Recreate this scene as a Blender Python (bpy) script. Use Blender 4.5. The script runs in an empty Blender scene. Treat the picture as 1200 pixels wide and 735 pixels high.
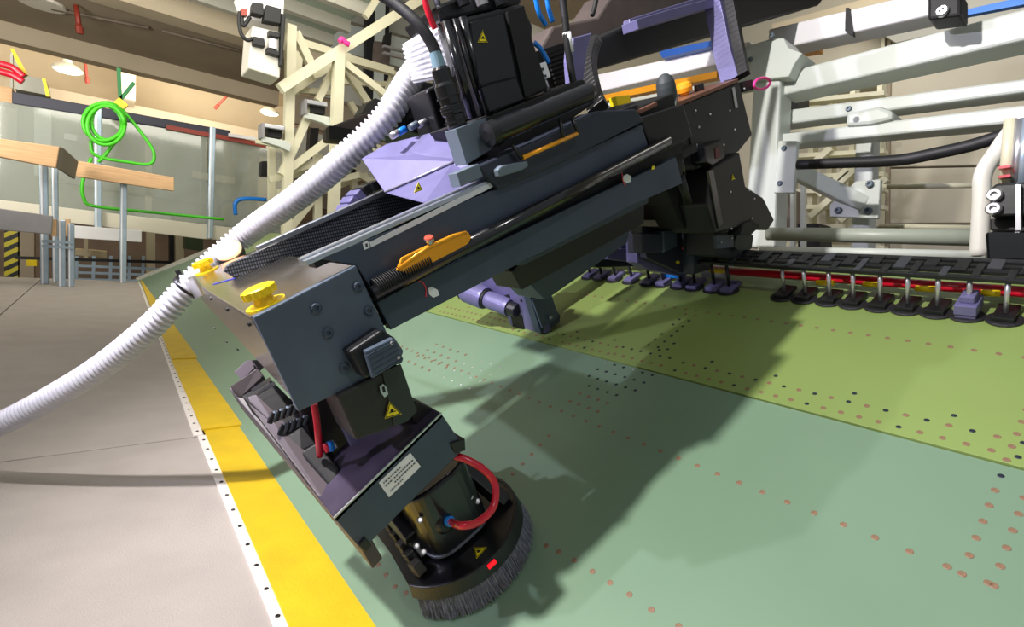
import bpy, bmesh, math, random
from mathutils import Vector, Matrix
random.seed(7)
SC = bpy.context.scene
COL = SC.collection

# ---------------------------------------------------------------- camera
F_PX = 600.0; CX, CY = 600.0, 367.5
ROT = Matrix(((0.78069231, -0.00209705, -0.62491209),
              (-0.61920988, 0.13222711, -0.77401235),
              (0.08425346, 0.99121723, 0.10193017)))
EYE = Vector((0, 0, 0.8))
cam_data = bpy.data.cameras.new('camera'); cam = bpy.data.objects.new('camera', cam_data)
COL.objects.link(cam); SC.camera = cam
cam_data.sensor_width = 36.0; cam_data.lens = F_PX / 1200 * 36; cam_data.clip_start = 0.02
cam.matrix_world = Matrix.Translation(EYE) @ ROT.to_4x4()

# ---------------------------------------------------------------- world, lamps, exposure
world = bpy.data.worlds.new('hall_world'); SC.world = world; world.use_nodes = True
wb = world.node_tree.nodes['Background']; wb.inputs[0].default_value = (0.90, 0.95, 1.0, 1); wb.inputs[1].default_value = 0.31
SC.view_settings.view_transform = 'Standard'; SC.view_settings.look = 'None'
SC.view_settings.gamma = 1.0; SC.view_settings.use_curve_mapping = False
SC.view_settings.exposure = 0.0

def lamp(name, kind, loc, target, power, color, size, spot=None):
    d = bpy.data.lights.new(name, kind); d.energy = power; d.color = color
    if kind == 'AREA': d.size = size
    else: d.shadow_soft_size = size
    if kind == 'SPOT': d.spot_size = math.radians(spot); d.spot_blend = 0.7
    o = bpy.data.objects.new(name, d); COL.objects.link(o); o.location = loc
    o.rotation_euler = (Vector(target) - Vector(loc)).to_track_quat('-Z', 'Y').to_euler(); return o
lamp('flash_overhead', 'SPOT', (-0.2, -0.8, 2.8), (0.5, 1.6, 0.2), 55, (1.0, 0.97, 0.95), 0.05, 100)
lamp('flash_left', 'SPOT', (-1.0, 1.15, 2.6), (1.7, 1.2, 0.8), 560, (1.0, 0.95, 0.93), 0.05, 100)
lamp('flash_side', 'SPOT', (-2.2, 2.0, 1.65), (1.8, 1.35, 1.0), 270, (0.80, 0.76, 1.0), 0.03, 62)
lamp('deck_fill', 'AREA', (-4.0, 3.5, 4.2), (-1.6, 3.2, 0.0), 75, (1.0, 0.96, 0.93), 1.5)  # added fill to brighten the left deck, not a visible lamp
lamp('hall_lamp_bank', 'AREA', (1.0, 6.5, 5.0), (2.5, 13, 2.0), 260, (1.0, 0.95, 0.84), 4.0)
lamp('left_wall_fill', 'AREA', (-8, 16.3, 4.5), (-6, 22, 9.0), 300, (1.0, 0.94, 0.82), 4.0)  # unseen fill aimed up, added to brighten the left back wall
lamp('middle_wall_fill', 'AREA', (1.5, 16.6, 4.5), (2.5, 22, 9.0), 380, (1.0, 0.94, 0.82), 4.0)  # second added fill, carries the wall brightness further right
lamp('ceiling_fill', 'AREA', (-3, 6.5, 2.6), (-2.5, 12.0, 8.0), 430, (1.0, 0.95, 0.86), 2.5)  # added upward fill for the ceiling underside, no lamp stands there
lamp('hall_lamp_right', 'AREA', (5.2, 2.0, 4.5), (7.6, 2.5, 0.5), 60, (1.0, 0.96, 0.88), 2.0)

# ---------------------------------------------------------------- coordinates
TILT = math.radians(28)
UA = Vector((math.cos(TILT), 0, math.sin(TILT)))       # up the wing slope
WB = Vector((0, 1, 0))                                 # along the wing
NC = Vector((-math.sin(TILT), 0, math.cos(TILT)))      # wing normal
AX = {'X': Vector((1, 0, 0)), 'Y': Vector((0, 1, 0)), 'Z': Vector((0, 0, 1)), 'a': UA, 'b': WB, 'c': NC}
def ray(px, py): return ROT @ Vector(((px - CX) / F_PX, -(py - CY) / F_PX, -1.0))
def L(a, b, c): return EYE + UA * a + WB * b + NC * c
def at(px, py, ax, val):
    """point on the plane ax = val seen at a pixel; X Y Z are world, a b c the tilted wing frame"""
    r = ray(px, py); n = AX[ax]
    k = (val - (EYE.dot(n) if ax in 'XYZ' else 0)) / r.dot(n)
    return EYE + r * k
def dep(px, py, d): return EYE + ray(px, py) * d
def loc_abc(p): q = p - EYE; return q.dot(UA), q.dot(WB), q.dot(NC)
WING_C = -0.908

# ---------------------------------------------------------------- materials
def lin(c):
    return tuple(((v / 255) / 12.92 if v / 255 <= 0.04045 else ((v / 255 + 0.055) / 1.055) ** 2.4) for v in c) + (1,)
MATS = {}
def mat(name, rgb, rough=0.5, metal=0.0, var=0.0, scale=8.0, bump=0.0, bscale=60.0, emit=0.0, coat=0.0, alpha=1.0, spec=0.5, stretch=None):
    if name in MATS: return MATS[name]
    m = bpy.data.materials.new(name); m.use_nodes = True; nt = m.node_tree; p = nt.nodes['Principled BSDF']
    c = lin(rgb)
    p.inputs['Base Color'].default_value = c; p.inputs['Roughness'].default_value = rough
    p.inputs['Metallic'].default_value = metal; p.inputs['Specular IOR Level'].default_value = spec
    if coat: p.inputs['Coat Weight'].default_value = coat; p.inputs['Coat Roughness'].default_value = 0.15
    if alpha < 1: p.inputs['Alpha'].default_value = alpha
    if emit: p.inputs['Emission Color'].default_value = c; p.inputs['Emission Strength'].default_value = emit
    tc = nt.nodes.new('ShaderNodeTexCoord'); mp = nt.nodes.new('ShaderNodeMapping')
    nt.links.new(tc.outputs['Object'], mp.inputs['Vector'])
    if stretch: mp.inputs['Scale'].default_value = stretch
    if var:
        n = nt.nodes.new('ShaderNodeTexNoise'); n.inputs['Scale'].default_value = scale; n.inputs['Detail'].default_value = 6
        nt.links.new(mp.outputs[0], n.inputs['Vector'])
        r = nt.nodes.new('ShaderNodeValToRGB'); r.color_ramp.elements[0].position = 0.3; r.color_ramp.elements[1].position = 0.7
        r.color_ramp.elements[0].color = tuple(v * (1 - var) for v in c[:3]) + (1,)
        r.color_ramp.elements[1].color = tuple(min(1, v * (1 + var)) for v in c[:3]) + (1,)
        nt.links.new(n.outputs['Fac'], r.inputs[0]); nt.links.new(r.outputs[0], p.inputs['Base Color'])
        if emit: nt.links.new(r.outputs[0], p.inputs['Emission Color'])
    if bump:
        n2 = nt.nodes.new('ShaderNodeTexNoise'); n2.inputs['Scale'].default_value = bscale; n2.inputs['Detail'].default_value = 4
        nt.links.new(mp.outputs[0], n2.inputs['Vector'])
        b = nt.nodes.new('ShaderNodeBump'); b.inputs['Strength'].default_value = bump; b.inputs['Distance'].default_value = 0.002
        nt.links.new(n2.outputs['Fac'], b.inputs['Height']); nt.links.new(b.outputs[0], p.inputs['Normal'])
    MATS[name] = m; return m
BLACK = mat('black_anodised', (17, 18, 21), 0.38, 0.0, 0.25, 14, 0.1)
BLACKM = mat('black_matte', (12, 12, 14), 0.6)
GLOSSB = mat('gloss_black', (16, 17, 20), 0.18, 0.0, coat=0.4)
SLATE = mat('slate_plate', (78, 90, 106), 0.42, 0.15, 0.16, 9, 0.06)
SLATE2 = mat('dark_slate_plate', (62, 72, 88), 0.4, 0.2, 0.14, 9, 0.06)
LAVLIT = mat('anodised_lavender_lit', (106, 103, 146), 0.42, 0.25, 0.1, 20, 0.1)  # violet flash light on dark metal, painted into the base colour
GREYB = mat('blue_grey_block', (100, 112, 124), 0.5, 0.2, 0.08)
STEEL = mat('polished_steel', (186, 178, 168), 0.22, 1.0, 0.05, 5)
RAILM = mat('brushed_rail', (190, 196, 205), 0.28, 0.9, 0.08, 30)
SILVER = mat('silver_fitting', (200, 200, 205), 0.3, 0.8)
YEL = mat('yellow_plastic', (232, 200, 10), 0.35, 0.0, 0.08)
YSTICK = mat('yellow_sticker', (235, 215, 20), 0.4)
ORANGE = mat('orange_metal', (235, 160, 35), 0.3, 0.35, 0.08)
PEACH = mat('peach_disc', (250, 190, 140), 0.4)
RED = mat('red_hose', (200, 15, 45), 0.3, coat=0.3)
BLUE = mat('blue_hose', (20, 120, 215), 0.3)
PINK = mat('pink_tag', (240, 60, 150), 0.4)
WHITE = mat('white_label', (225, 228, 230), 0.5)
INK = mat('dark_ink', (60, 64, 72), 0.6)
HOSE = mat('white_corrugated_hose', (188, 187, 196), 0.4, 0, 0.06, 40)
BRIST = mat('grey_bristles', (112, 114, 128), 0.7, 0, 0.35, 90)
FRAME = mat('pale_grey_frame_paint', (200, 206, 198), 0.4, 0, 0.05, 3)
FRAMEW = mat('white_frame_paint', (232, 230, 232), 0.42, 0, 0.04, 3)
CREAM = mat('cream_truss_paint', (218, 214, 186), 0.45, 0, 0.05, 3)
WALLC = mat('cream_wall', (216, 200, 170), 0.8, 0, 0.06, 0.8)
WALLB = mat('beige_panel', (200, 192, 172), 0.7, 0, 0.05, 1.2)
TAUPE = mat('taupe_soffit', (160, 146, 126), 0.85, 0, 0.10, 0.7)
TAUPED = mat('dark_taupe', (112, 100, 88), 0.85, 0, 0.18, 1.0)
GREENGL = mat('green_glazing', (150, 165, 150), 0.3, 0, 0.12, 1)
GREYP = mat('grey_duct_panel', (178, 176, 164), 0.55, 0, 0.06, 1)
FLOORM = mat('grey_nonslip_deck', (166, 158, 152), 0.6, 0, 0.07, 5, 0.5, 260)
DARKGAP = mat('dark_gap', (40, 36, 34), 0.9)
STRIPW = mat('white_trim_strip', (226, 220, 214), 0.5, 0, 0.06, 12)
MATY = mat('yellow_rubber_mat', (206, 172, 24), 0.5, 0, 0.08, 10, 0.25, 120)
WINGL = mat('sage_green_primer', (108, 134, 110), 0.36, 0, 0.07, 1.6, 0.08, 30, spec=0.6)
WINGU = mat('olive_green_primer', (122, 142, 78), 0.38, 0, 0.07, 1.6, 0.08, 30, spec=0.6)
COPPER = mat('copper_fastener', (128, 100, 78), 0.5, 0.1, 0.15, 80)
DHOLE = mat('dark_fastener', (30, 36, 48), 0.4)
WOOD = mat('pale_timber', (205, 166, 124), 0.7, 0, 0.18, 6, 0.2, 30, stretch=(0.5, 4, 12))
GALV = mat('galvanised_post', (172, 190, 205), 0.35, 0.5, 0.08)
NAVY = mat('navy_beam', (34, 36, 54), 0.5)
GREENH = mat('green_cable', (70, 190, 30), 0.4)
REDP = mat('red_pipe', (140, 50, 35), 0.5)
GREYPL = mat('grey_foam_plank', (140, 138, 140), 0.8, 0, 0.06)
BROWNBM = mat('brown_grey_arm', (84, 74, 70), 0.6, 0, 0.2, 8)
LAMPM = mat('lamp_glow', (255, 246, 225), 0.5, emit=3.0)
REDLED = mat('red_led', (255, 25, 40), 0.4, emit=0.8)
RUBBER = mat('black_rubber', (24, 24, 27), 0.55)

def carbon():
    m = bpy.data.materials.new('carbon_weave'); m.use_nodes = True; nt = m.node_tree; p = nt.nodes['Principled BSDF']
    tc = nt.nodes.new('ShaderNodeTexCoord'); mp = nt.nodes.new('ShaderNodeMapping'); mp.inputs['Rotation'].default_value = (0, 0.3, 0)
    nt.links.new(tc.outputs['Object'], mp.inputs[0])
    ws = []
    for d in ('X', 'Z'):
        w = nt.nodes.new('ShaderNodeTexWave'); w.bands_direction = d; w.inputs['Scale'].default_value = 60 if d == 'X' else 42; w.inputs['Distortion'].default_value = 0
        nt.links.new(mp.outputs[0], w.inputs[0]); ws.append(w)
    mu = nt.nodes.new('ShaderNodeMath'); mu.operation = 'MULTIPLY'
    nt.links.new(ws[0].outputs['Fac'], mu.inputs[0]); nt.links.new(ws[1].outputs['Fac'], mu.inputs[1])
    r = nt.nodes.new('ShaderNodeValToRGB'); r.color_ramp.elements[0].color = lin((26, 28, 34)); r.color_ramp.elements[1].color = lin((120, 126, 138))
    r.color_ramp.elements[1].position = 0.7
    nt.links.new(mu.outputs[0], r.inputs[0]); nt.links.new(r.outputs[0], p.inputs['Base Color']); p.inputs['Roughness'].default_value = 0.35
    return m
CARBON = carbon()
def hazard():
    m = bpy.data.materials.new('hazard_stripes'); m.use_nodes = True; nt = m.node_tree; p = nt.nodes['Principled BSDF']
    tc = nt.nodes.new('ShaderNodeTexCoord'); w = nt.nodes.new('ShaderNodeTexWave'); mp = nt.nodes.new('ShaderNodeMapping')
    mp.inputs['Rotation'].default_value = (0, 0.6, 0); nt.links.new(tc.outputs['Object'], mp.inputs[0]); nt.links.new(mp.outputs[0], w.inputs[0])
    w.bands_direction = 'Z'; w.inputs['Scale'].default_value = 2.2
    r = nt.nodes.new('ShaderNodeValToRGB'); r.color_ramp.interpolation = 'CONSTANT'
    r.color_ramp.elements[0].color = lin((30, 30, 28)); r.color_ramp.elements[1].color = lin((205, 190, 40)); r.color_ramp.elements[1].position = 0.5
    nt.links.new(w.outputs['Fac'], r.inputs[0]); nt.links.new(r.outputs[0], p.inputs['Base Color']); return m
HAZ = hazard()
def glass_haze(name, rgb, fac):
    m = bpy.data.materials.new(name); m.use_nodes = True; nt = m.node_tree; nt.nodes.remove(nt.nodes['Principled BSDF'])
    out = nt.nodes['Material Output']; t = nt.nodes.new('ShaderNodeBsdfTransparent'); t.inputs[0].default_value = (0.93, 0.96, 0.93, 1)
    d = nt.nodes.new('ShaderNodeBsdfDiffuse'); d.inputs[0].default_value = lin(rgb)
    g = nt.nodes.new('ShaderNodeBsdfGlossy'); g.inputs['Roughness'].default_value = 0.08
    m1 = nt.nodes.new('ShaderNodeMixShader'); m1.inputs[0].default_value = 0.2; nt.links.new(d.outputs[0], m1.inputs[1]); nt.links.new(g.outputs[0], m1.inputs[2])
    m2 = nt.nodes.new('ShaderNodeMixShader'); m2.inputs[0].default_value = fac; nt.links.new(t.outputs[0], m2.inputs[1]); nt.links.new(m1.outputs[0], m2.inputs[2])
    nt.links.new(m2.outputs[0], out.inputs[0]); return m
GLASS = glass_haze('hazy_screen_glass', (190, 195, 185), 0.45)

# ---------------------------------------------------------------- mesh helpers
def smooth_path(pts, n=8):
    pts = [Vector(p) for p in pts]
    if len(pts) < 3: return pts
    P = [pts[0] * 2 - pts[1]] + pts + [pts[-1] * 2 - pts[-2]]; out = []
    for i in range(1, len(P) - 2):
        a, b, c, d = P[i - 1:i + 3]
        for k in range(n):
            t = k / n
            out.append(0.5 * ((2 * b) + (c - a) * t + (2 * a - 5 * b + 4 * c - d) * t * t + (3 * b - a - 3 * c + d) * t ** 3))
    out.append(pts[-1]); return out
class MB:
    def __init__(s): s.v = []; s.f = []; s.sm = []
    def add(s, vs, fs, smooth=False):
        o = len(s.v); s.v += [Vector(v) for v in vs]
        for f in fs: s.f.append([i + o for i in f]); s.sm.append(smooth)
        return s
    def prism(s, pts, ext):
        n = len(pts); pts = [Vector(p) for p in pts]
        nr = Vector((0, 0, 0))
        for i in range(n): nr += pts[i].cross(pts[(i + 1) % n])
        if nr.dot(ext) > 0: pts = pts[::-1]
        vs = pts + [p + ext for p in pts]
        fs = [list(range(n)), list(range(2 * n - 1, n - 1, -1))] + [[i, i + n, (i + 1) % n + n, (i + 1) % n] for i in range(n)]
        return s.add(vs, fs)
    def hexa(s, b4, t4):
        return s.add(list(b4) + list(t4), [[3, 2, 1, 0], [4, 5, 6, 7]] + [[i, (i + 1) % 4, (i + 1) % 4 + 4, i + 4] for i in range(4)])
    def box(s, x0, x1, y0, y1, z0, z1):
        return s.hexa([(x0, y0, z0), (x1, y0, z0), (x1, y1, z0), (x0, y1, z0)], [(x0, y0, z1), (x1, y0, z1), (x1, y1, z1), (x0, y1, z1)])
    def lbox(s, a0, a1, b0, b1, c0, c1):
        return s.hexa([L(a0, b0, c0), L(a1, b0, c0), L(a1, b1, c0), L(a0, b1, c0)], [L(a0, b0, c1), L(a1, b0, c1), L(a1, b1, c1), L(a0, b1, c1)])
    def bar(s, p, q, w, h=None, up=Vector((0, 0, 1))):
        p, q = Vector(p), Vector(q); h = h or w; d = (q - p).normalized()
        if abs(d.dot(up)) > 0.97: up = Vector((1, 0, 0))
        x = d.cross(up).normalized(); y = x.cross(d).normalized()
        o = [x * sx * w / 2 + y * sy * h / 2 for sx, sy in ((-1, -1), (1, -1), (1, 1), (-1, 1))]
        return s.hexa([p + k for k in o][::-1], [q + k for k in o][::-1])
    def tube(s, pts, r, n=12, cap=True, radii=None):
        pts = [Vector(p) for p in pts]; m = len(pts); vs = []; fs = []
        d0 = (pts[1] - pts[0]).normalized(); u = d0.orthogonal().normalized()
        for i, p in enumerate(pts):
            d = (pts[min(i + 1, m - 1)] - pts[max(i - 1, 0)]).normalized()
            u = (u - d * u.dot(d)).normalized(); w = d.cross(u); rr = radii[i] if radii else r
            for k in range(n):
                t = 2 * math.pi * k / n; vs.append(p + (u * math.cos(t) + w * math.sin(t)) * rr)
        for i in range(m - 1):
            for k in range(n):
                a = i * n + k; b = i * n + (k + 1) % n; fs.append([a, b, b + n, a + n])
        s.add(vs, fs, True)
        if cap: s.add(vs[:n][::-1], [list(range(n))]); s.add(vs[-n:], [list(range(n))])
        return s
    def lathe(s, base, axis, prof, n=24):
        base = Vector(base); axis = Vector(axis).normalized()
        return s.tube_r([base + axis * h for r, h in prof], [r for r, h in prof], axis, n)
    def tube_r(s, pts, radii, d, n):
        u = d.orthogonal().normalized(); w = d.cross(u); vs = []; fs = []
        for p, r in zip(pts, radii):
            for k in range(n):
                t = 2 * math.pi * k / n; vs.append(p + (u * math.cos(t) + w * math.sin(t)) * max(r, 1e-5))
        m = len(pts)
        for i in range(m - 1):
            for k in range(n):
                a = i * n + k; b = i * n + (k + 1) % n; fs.append([a, b, b + n, a + n])
        s.add(vs, fs, False); s.add(vs[:n][::-1], [list(range(n))]); s.add(vs[-n:], [list(range(n))]); return s
    def build(s, name, m, parent=None, bev=0.0, seg=2, label=None, cat=None, group=None, kind=None):
        c = sum(s.v, Vector((0, 0, 0))) / len(s.v)
        if cat or (kind and not parent): c.z = min(v.z for v in s.v)
        me = bpy.data.meshes.new(name); me.from_pydata([tuple(v - c) for v in s.v], [], s.f); me.materials.append(m)
        bm = bmesh.new(); bm.from_mesh(me); bm.faces.ensure_lookup_table()
        for i, f in enumerate(bm.faces): f.smooth = s.sm[i]
        bmesh.ops.remove_doubles(bm, verts=bm.verts, dist=1e-6); bmesh.ops.recalc_face_normals(bm, faces=bm.faces)
        bm.to_mesh(me); bm.free()
        o = bpy.data.objects.new(name, me); COL.objects.link(o)
        put(o, c, parent)
        if bev:
            b = o.modifiers.new('bevel', 'BEVEL'); b.width = bev; b.segments = seg; b.limit_method = 'ANGLE'; b.angle_limit = 0.6
        tag(o, label, cat, group, kind); return o
def absloc(o):
    v = o.location.copy()
    while o.parent: o = o.parent; v += o.location
    return v
def put(o, c, parent):
    if parent: o.parent = parent; o.location = c - absloc(parent)
    else: o.location = c
def tag(o, label=None, cat=None, group=None, kind=None):
    if label: o['label'] = label
    if cat: o['category'] = cat
    if group: o['group'] = group
    if kind: o['kind'] = kind
    return o
def thing(name, label, cat, loc, group=None):
    o = bpy.data.objects.new(name, None); COL.objects.link(o); o.location = loc; o.empty_display_size = 0.05
    return tag(o, label, cat, group)
def pts(l, ax, v): return [at(x, y, ax, v) for x, y in l]
def slab(name, l, ax, v, d, m, parent=None, bev=0.0, **k):
    """outline seen in the plane ax = v, given real thickness d along that axis"""
    return MB().prism(pts(l, ax, v), AX[ax] * d).build(name, m, parent, bev, **k)
def rod(name, p, q, r, m, parent=None, n=16, **k):
    return MB().tube([p, q], r, n).build(name, m, parent, **k)
def hosepipe(name, P, r, m, parent=None, n=10, **k):
    return MB().tube(smooth_path(P, 8), r, n).build(name, m, parent, **k)
def bolt(parent, p, axis, r=0.006, h=0.004, m=None, name='bolt'):
    return MB().lathe(p, axis, [(r, 0), (r, h * .7), (r * .8, h), (r * .45, h), (r * .4, h * .5)], 10).build(name, m or BLACK, parent)
def copy_at(src, loc, parent=None):
    o = src.copy(); COL.objects.link(o); put(o, loc, parent); return o
def sticker(name, parent, c, ux, uy, s, m=YSTICK):
    """triangular warning label: plate plus dark mark"""
    n = ux.cross(uy).normalized()
    if n.dot(EYE - c) < 0: n = -n
    tri = [c + uy * s * .62, c - uy * s * .42 - ux * s * .58, c - uy * s * .42 + ux * s * .58]
    o = MB().prism(tri, n * 0.0012).build(name, m, parent)
    b = MB(); cc = c + n * .0015
    for i in range(3):
        t = [c + (q - c) * 0.86 + n * .0014 for q in tri]
        b.bar(t[i], t[(i + 1) % 3], s * .05, s * .02, n)
    b.lathe(cc - n * .0006, n, [(s * .12, 0), (s * .12, .0006)], 10)
    b.bar(cc - ux * s * .25 - uy * s * .1, cc + ux * s * .25 - uy * s * .1, s * .05, s * .02, n)
    b.build('warning_symbol', BLACKM, o); return o

# ================================================================= SETTING
# deck floor with its separate panels
fl = MB().box(-7, 0.30, -1.6, 9.75, -0.12, -0.014).build('floor', DARKGAP, kind='structure')
def floor_panel(x0, x1, y0, y1, x1b=None):
    x1b = x1 if x1b is None else x1b
    MB().hexa([(x0, y0, -.014), (x1, y0, -.014), (x1b, y1, -.014), (x0, y1, -.014)], [(x0, y0, 0), (x1, y0, 0), (x1b, y1, 0), (x0, y1, 0)]).build('floor_panel', FLOORM, fl, 0.001)
floor_panel(-1.9, .255, -1.5, 2.285, .305)
floor_panel(-4.2, -1.904, -1.5, 2.285)
floor_panel(-.655, .30, 2.291, 9.75, .44)
floor_panel(-2.6, -.665, 2.291, 9.75)
floor_panel(-4.6, -2.605, 2.291, 9.75)
MB().box(-40, 60, -8, 70, -3.02, -3.0).build('ground', mat('hall_ground', (120, 112, 104), 0.7, 0, 0.1, 1), kind='structure')
MB().box(-7, 0.38, -1.5, 9.7, -2.99, -0.13).build('platform_base', TAUPED, kind='structure')

def strip(name, y0, y1, xl, xr, z, m, **k):
    """flat band lying beside the deck edge between two heights along Y"""
    x = [xl[0], xr[0], xr[1], xl[1]]; y = [y0, y0, y1, y1]
    return MB().hexa([(x[i], y[i], z - .006) for i in range(4)], [(x[i], y[i], z) for i in range(4)]).build(name, m, None, 0.0, **k)
for y0, y1, xl, xr, lb in ((-1.5, 2.285, (.245, .297), (.270, .325), 'near length of the white screwed edging strip between deck and yellow mat'),
                           (2.29, 9.7, (.285, .430), (.318, .452), 'far length of the white edging strip running away to the deck end')):
    st = strip('edging_strip', y0, y1, xl, xr, .006, STRIPW, label=lb, cat='edging strip', group='white edging strips along the deck')
    for i in range(int((y1 - y0) / .105)):
        y = y0 + .05 + i * .105
        if y < .7 or y > 6.5: continue
        t = (y - y0) / (y1 - y0); x = (xl[0] + xr[0]) / 2 * (1 - t) + (xl[1] + xr[1]) / 2 * t
        bolt(st, (x, y, .006), (0, 0, 1), .0055, .002, BLACK, 'screw')
ym = [(-1.5, 2.33, (.262, .325), (.452, .452), .012, 'nearest length of yellow rubber mat beside the brush head'),
      (2.32, 3.72, (.318, .335), (.472, .487), .018, 'middle length of yellow rubber mat, stepped wider than the nearest'),
      (3.71, 9.65, (.335, .455), (.50, .56), .024, 'farthest length of yellow rubber mat ending at the deck corner')]
for y0, y1, xl, xr, z, lb in ym:
    strip('edge_mat', y0, y1, xl, xr, z, MATY, label=lb, cat='rubber mat', group='yellow edge mats')

# wing
wing = thing('aircraft_wing', 'green primed aircraft wing skin sloping up from the yellow mat, dotted with fasteners', 'aircraft wing', L(0.9, 2, WING_C - .05))
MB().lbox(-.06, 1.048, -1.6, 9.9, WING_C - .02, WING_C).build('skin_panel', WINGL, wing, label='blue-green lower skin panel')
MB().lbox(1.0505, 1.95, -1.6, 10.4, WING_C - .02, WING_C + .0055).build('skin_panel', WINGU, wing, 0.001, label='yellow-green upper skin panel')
MB().lbox(-.02, 2.0, -1.6, 9.8, WING_C - .32, WING_C - .021).build('wing_structure', TAUPED, wing)
MB().hexa([L(-.0, 9.9, WING_C - .02), L(1.9, 10.4, WING_C - .02), L(1.9, 10.55, WING_C - .02), L(-.0, 10.1, WING_C - .02)],
          [L(-.0, 9.9, WING_C + .03), L(1.9, 10.4, WING_C + .03), L(1.9, 10.55, WING_C + .03), L(-.0, 10.1, WING_C + .03)]).build('edge_trim', GREYP, wing)
fm = {}
for key, r, m in (('c', .0062, COPPER), ('d', .0054, DHOLE), ('s', .004, SILVER)):
    o = MB().lathe((0, 0, 0), (0, 0, 1), [(r, 0), (r, .0009), (r * .8, .0014)], 12).build('fastener', m); me = o.data; bpy.data.objects.remove(o); fm[key] = me
NROT = Vector((0, 0, 1)).rotation_difference(NC).to_euler()
nf = [0]; far = MB()
def fastener(a, b, key):
    p = L(a, b, (WING_C + .0055 if a > 1.049 else WING_C) + .0004)
    if nf[0] < 296:
        o = bpy.data.objects.new('fastener', fm[key]); COL.objects.link(o); o.rotation_euler = NROT; put(o, p, wing); nf[0] += 1
    else: far.lathe(p, NC, [(.0068, 0), (.0068, .001)], 8)
cells = []
b = -.05
while b < 2.3: cells.append((.7625, b, 'c')); b += .0514
i = 0; b = -.22
while b < 2.3:
    k = i % 5
    if not .90 < b < 1.15:
        cells.append((1.122, b, 'd' if i % 2 or b < .15 else 'c')); cells.append((1.076, b, 'd' if k == 4 else 'c'))
    if k == 2: cells.append((1.159, b, 'd'))
    b += .0381; i += 1
B6 = (.939, .976, 1.013, 1.053, 1.091, 1.129)
for a, bs, key in ((1.034, B6, 'd'), (.990, B6, 'd'), (.946, B6, 'd'), (.902, B6[1:5], 'd'), (.858, B6[1:5], 'c'), (.813, B6[1:5], 'c'),
                   (1.083, B6, 'c'), (1.130, B6, 'd'), (1.173, B6[1:4], 'd'), (1.211, B6[1:4], 'd'), (1.251, B6[2:4], 'd'), (1.285, B6[2:3], 'd'), (1.321, B6[2:4], 'd'),
                   (1.36, B6[2:4], 'd'), (1.40, B6[2:4], 'c')):
    for j, b in enumerate(bs): cells.append((a, b, 's' if (a, j) in ((1.034, 2), (1.034, 5)) else key))
for j in range(9): cells.append((.66 - .041 * j, 1.032 - .006 * j, 'c'))
for j in range(12):
    a = .76 + .0428 * j
    cells.append((a, .136, 'c' if j != 6 else 'd')); 
    if j < 6: cells.append((a + .002, .098, 'c'))
b = -.1
while b < 1.75: cells.append((1.434, b, 'c')); b += .0452
for a, b in ((.108, 1.129), (.106, 1.073), (.105, 1.028), (.104, .978), (.113, .94), (.388, .763), (.394, .728), (.398, .685), (.401, .636), (.403, .591), (.406, .545), (.406, .495)): cells.append((a, b, 'c'))
for j in range(5): cells.append((.41 + .0 * j, .44 - .05 * j, 'c'))
for i in range(4):
    for j in range(9): cells.append((.70 + i * .05, 1.5 + j * .06, 's'))
cells.sort(key=lambda q: q[1])
for q in cells: fastener(*q)
if far.v: far.build('far_fasteners', COPPER, wing, kind='stuff')

# ---- ceiling and far walls (left)
def zof(px, py, Y): return at(px, py, 'Y', Y).z
zs = zof(160, 66, 15)
yn = at(200, 26, 'Z', zs).y
XR = at(338, 110, 'Y', 14).x
MB().box(-24, XR, yn, 15, zs, zs + .5).build('ceiling', TAUPE, kind='structure')
MB().box(-24, XR, 14.9, 15.3, zs - .35, zs + .6).build('trim_1', mat('pale_beam', (190, 176, 152), .8, 0, .06, 1), kind='structure')
MB().box(-24, XR, yn - .5, yn, zs - .05, zs + .35).build('trim_2', mat('pale_beam', (190, 176, 152)), kind='structure')
MB().box(-24, XR, yn - 3.2, yn - .5, zs + .3, zs + .4).build('ceiling_glazing', GREENGL, kind='structure')
for i in range(3): MB().box(-24, XR, yn - 1.2 - i * .9, yn - 1.05 - i * .9, zs + .1, zs + .3).build('glazing_bar', GREYP, kind='structure')
MB().box(-24, 16, yn - 7, yn - 3.0, zs + 1.2, zs + 1.3).build('roof', TAUPE, kind='structure')
MB().box(-30, 40, 22, 22.4, -3, 14).build('wall_back', WALLC, kind='structure')
MB().box(-30, 20, 15.3, 22, zof(60, 40, 20), zof(60, 40, 20) + .3).build('soffit', WALLC, kind='structure')
# ledge under the lit wall and recessed panel column
ledge = [(-4, 60), (150, 92), (330, 128)]
zl = zof(140, 118, 20)
MB().box(-24, 16, 20.2, 22, zl - .6, zl).build('trim_3', mat('pale_beam', (190, 176, 152)), kind='structure')
xc0 = at(142, 90, 'Y', 19).x; xc1 = at(159, 95, 'Y', 19).x
MB().box(xc0, xc1, 19, 22, zl - .1, zs + 3).build('trim_4', WALLC, kind='structure')
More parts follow.
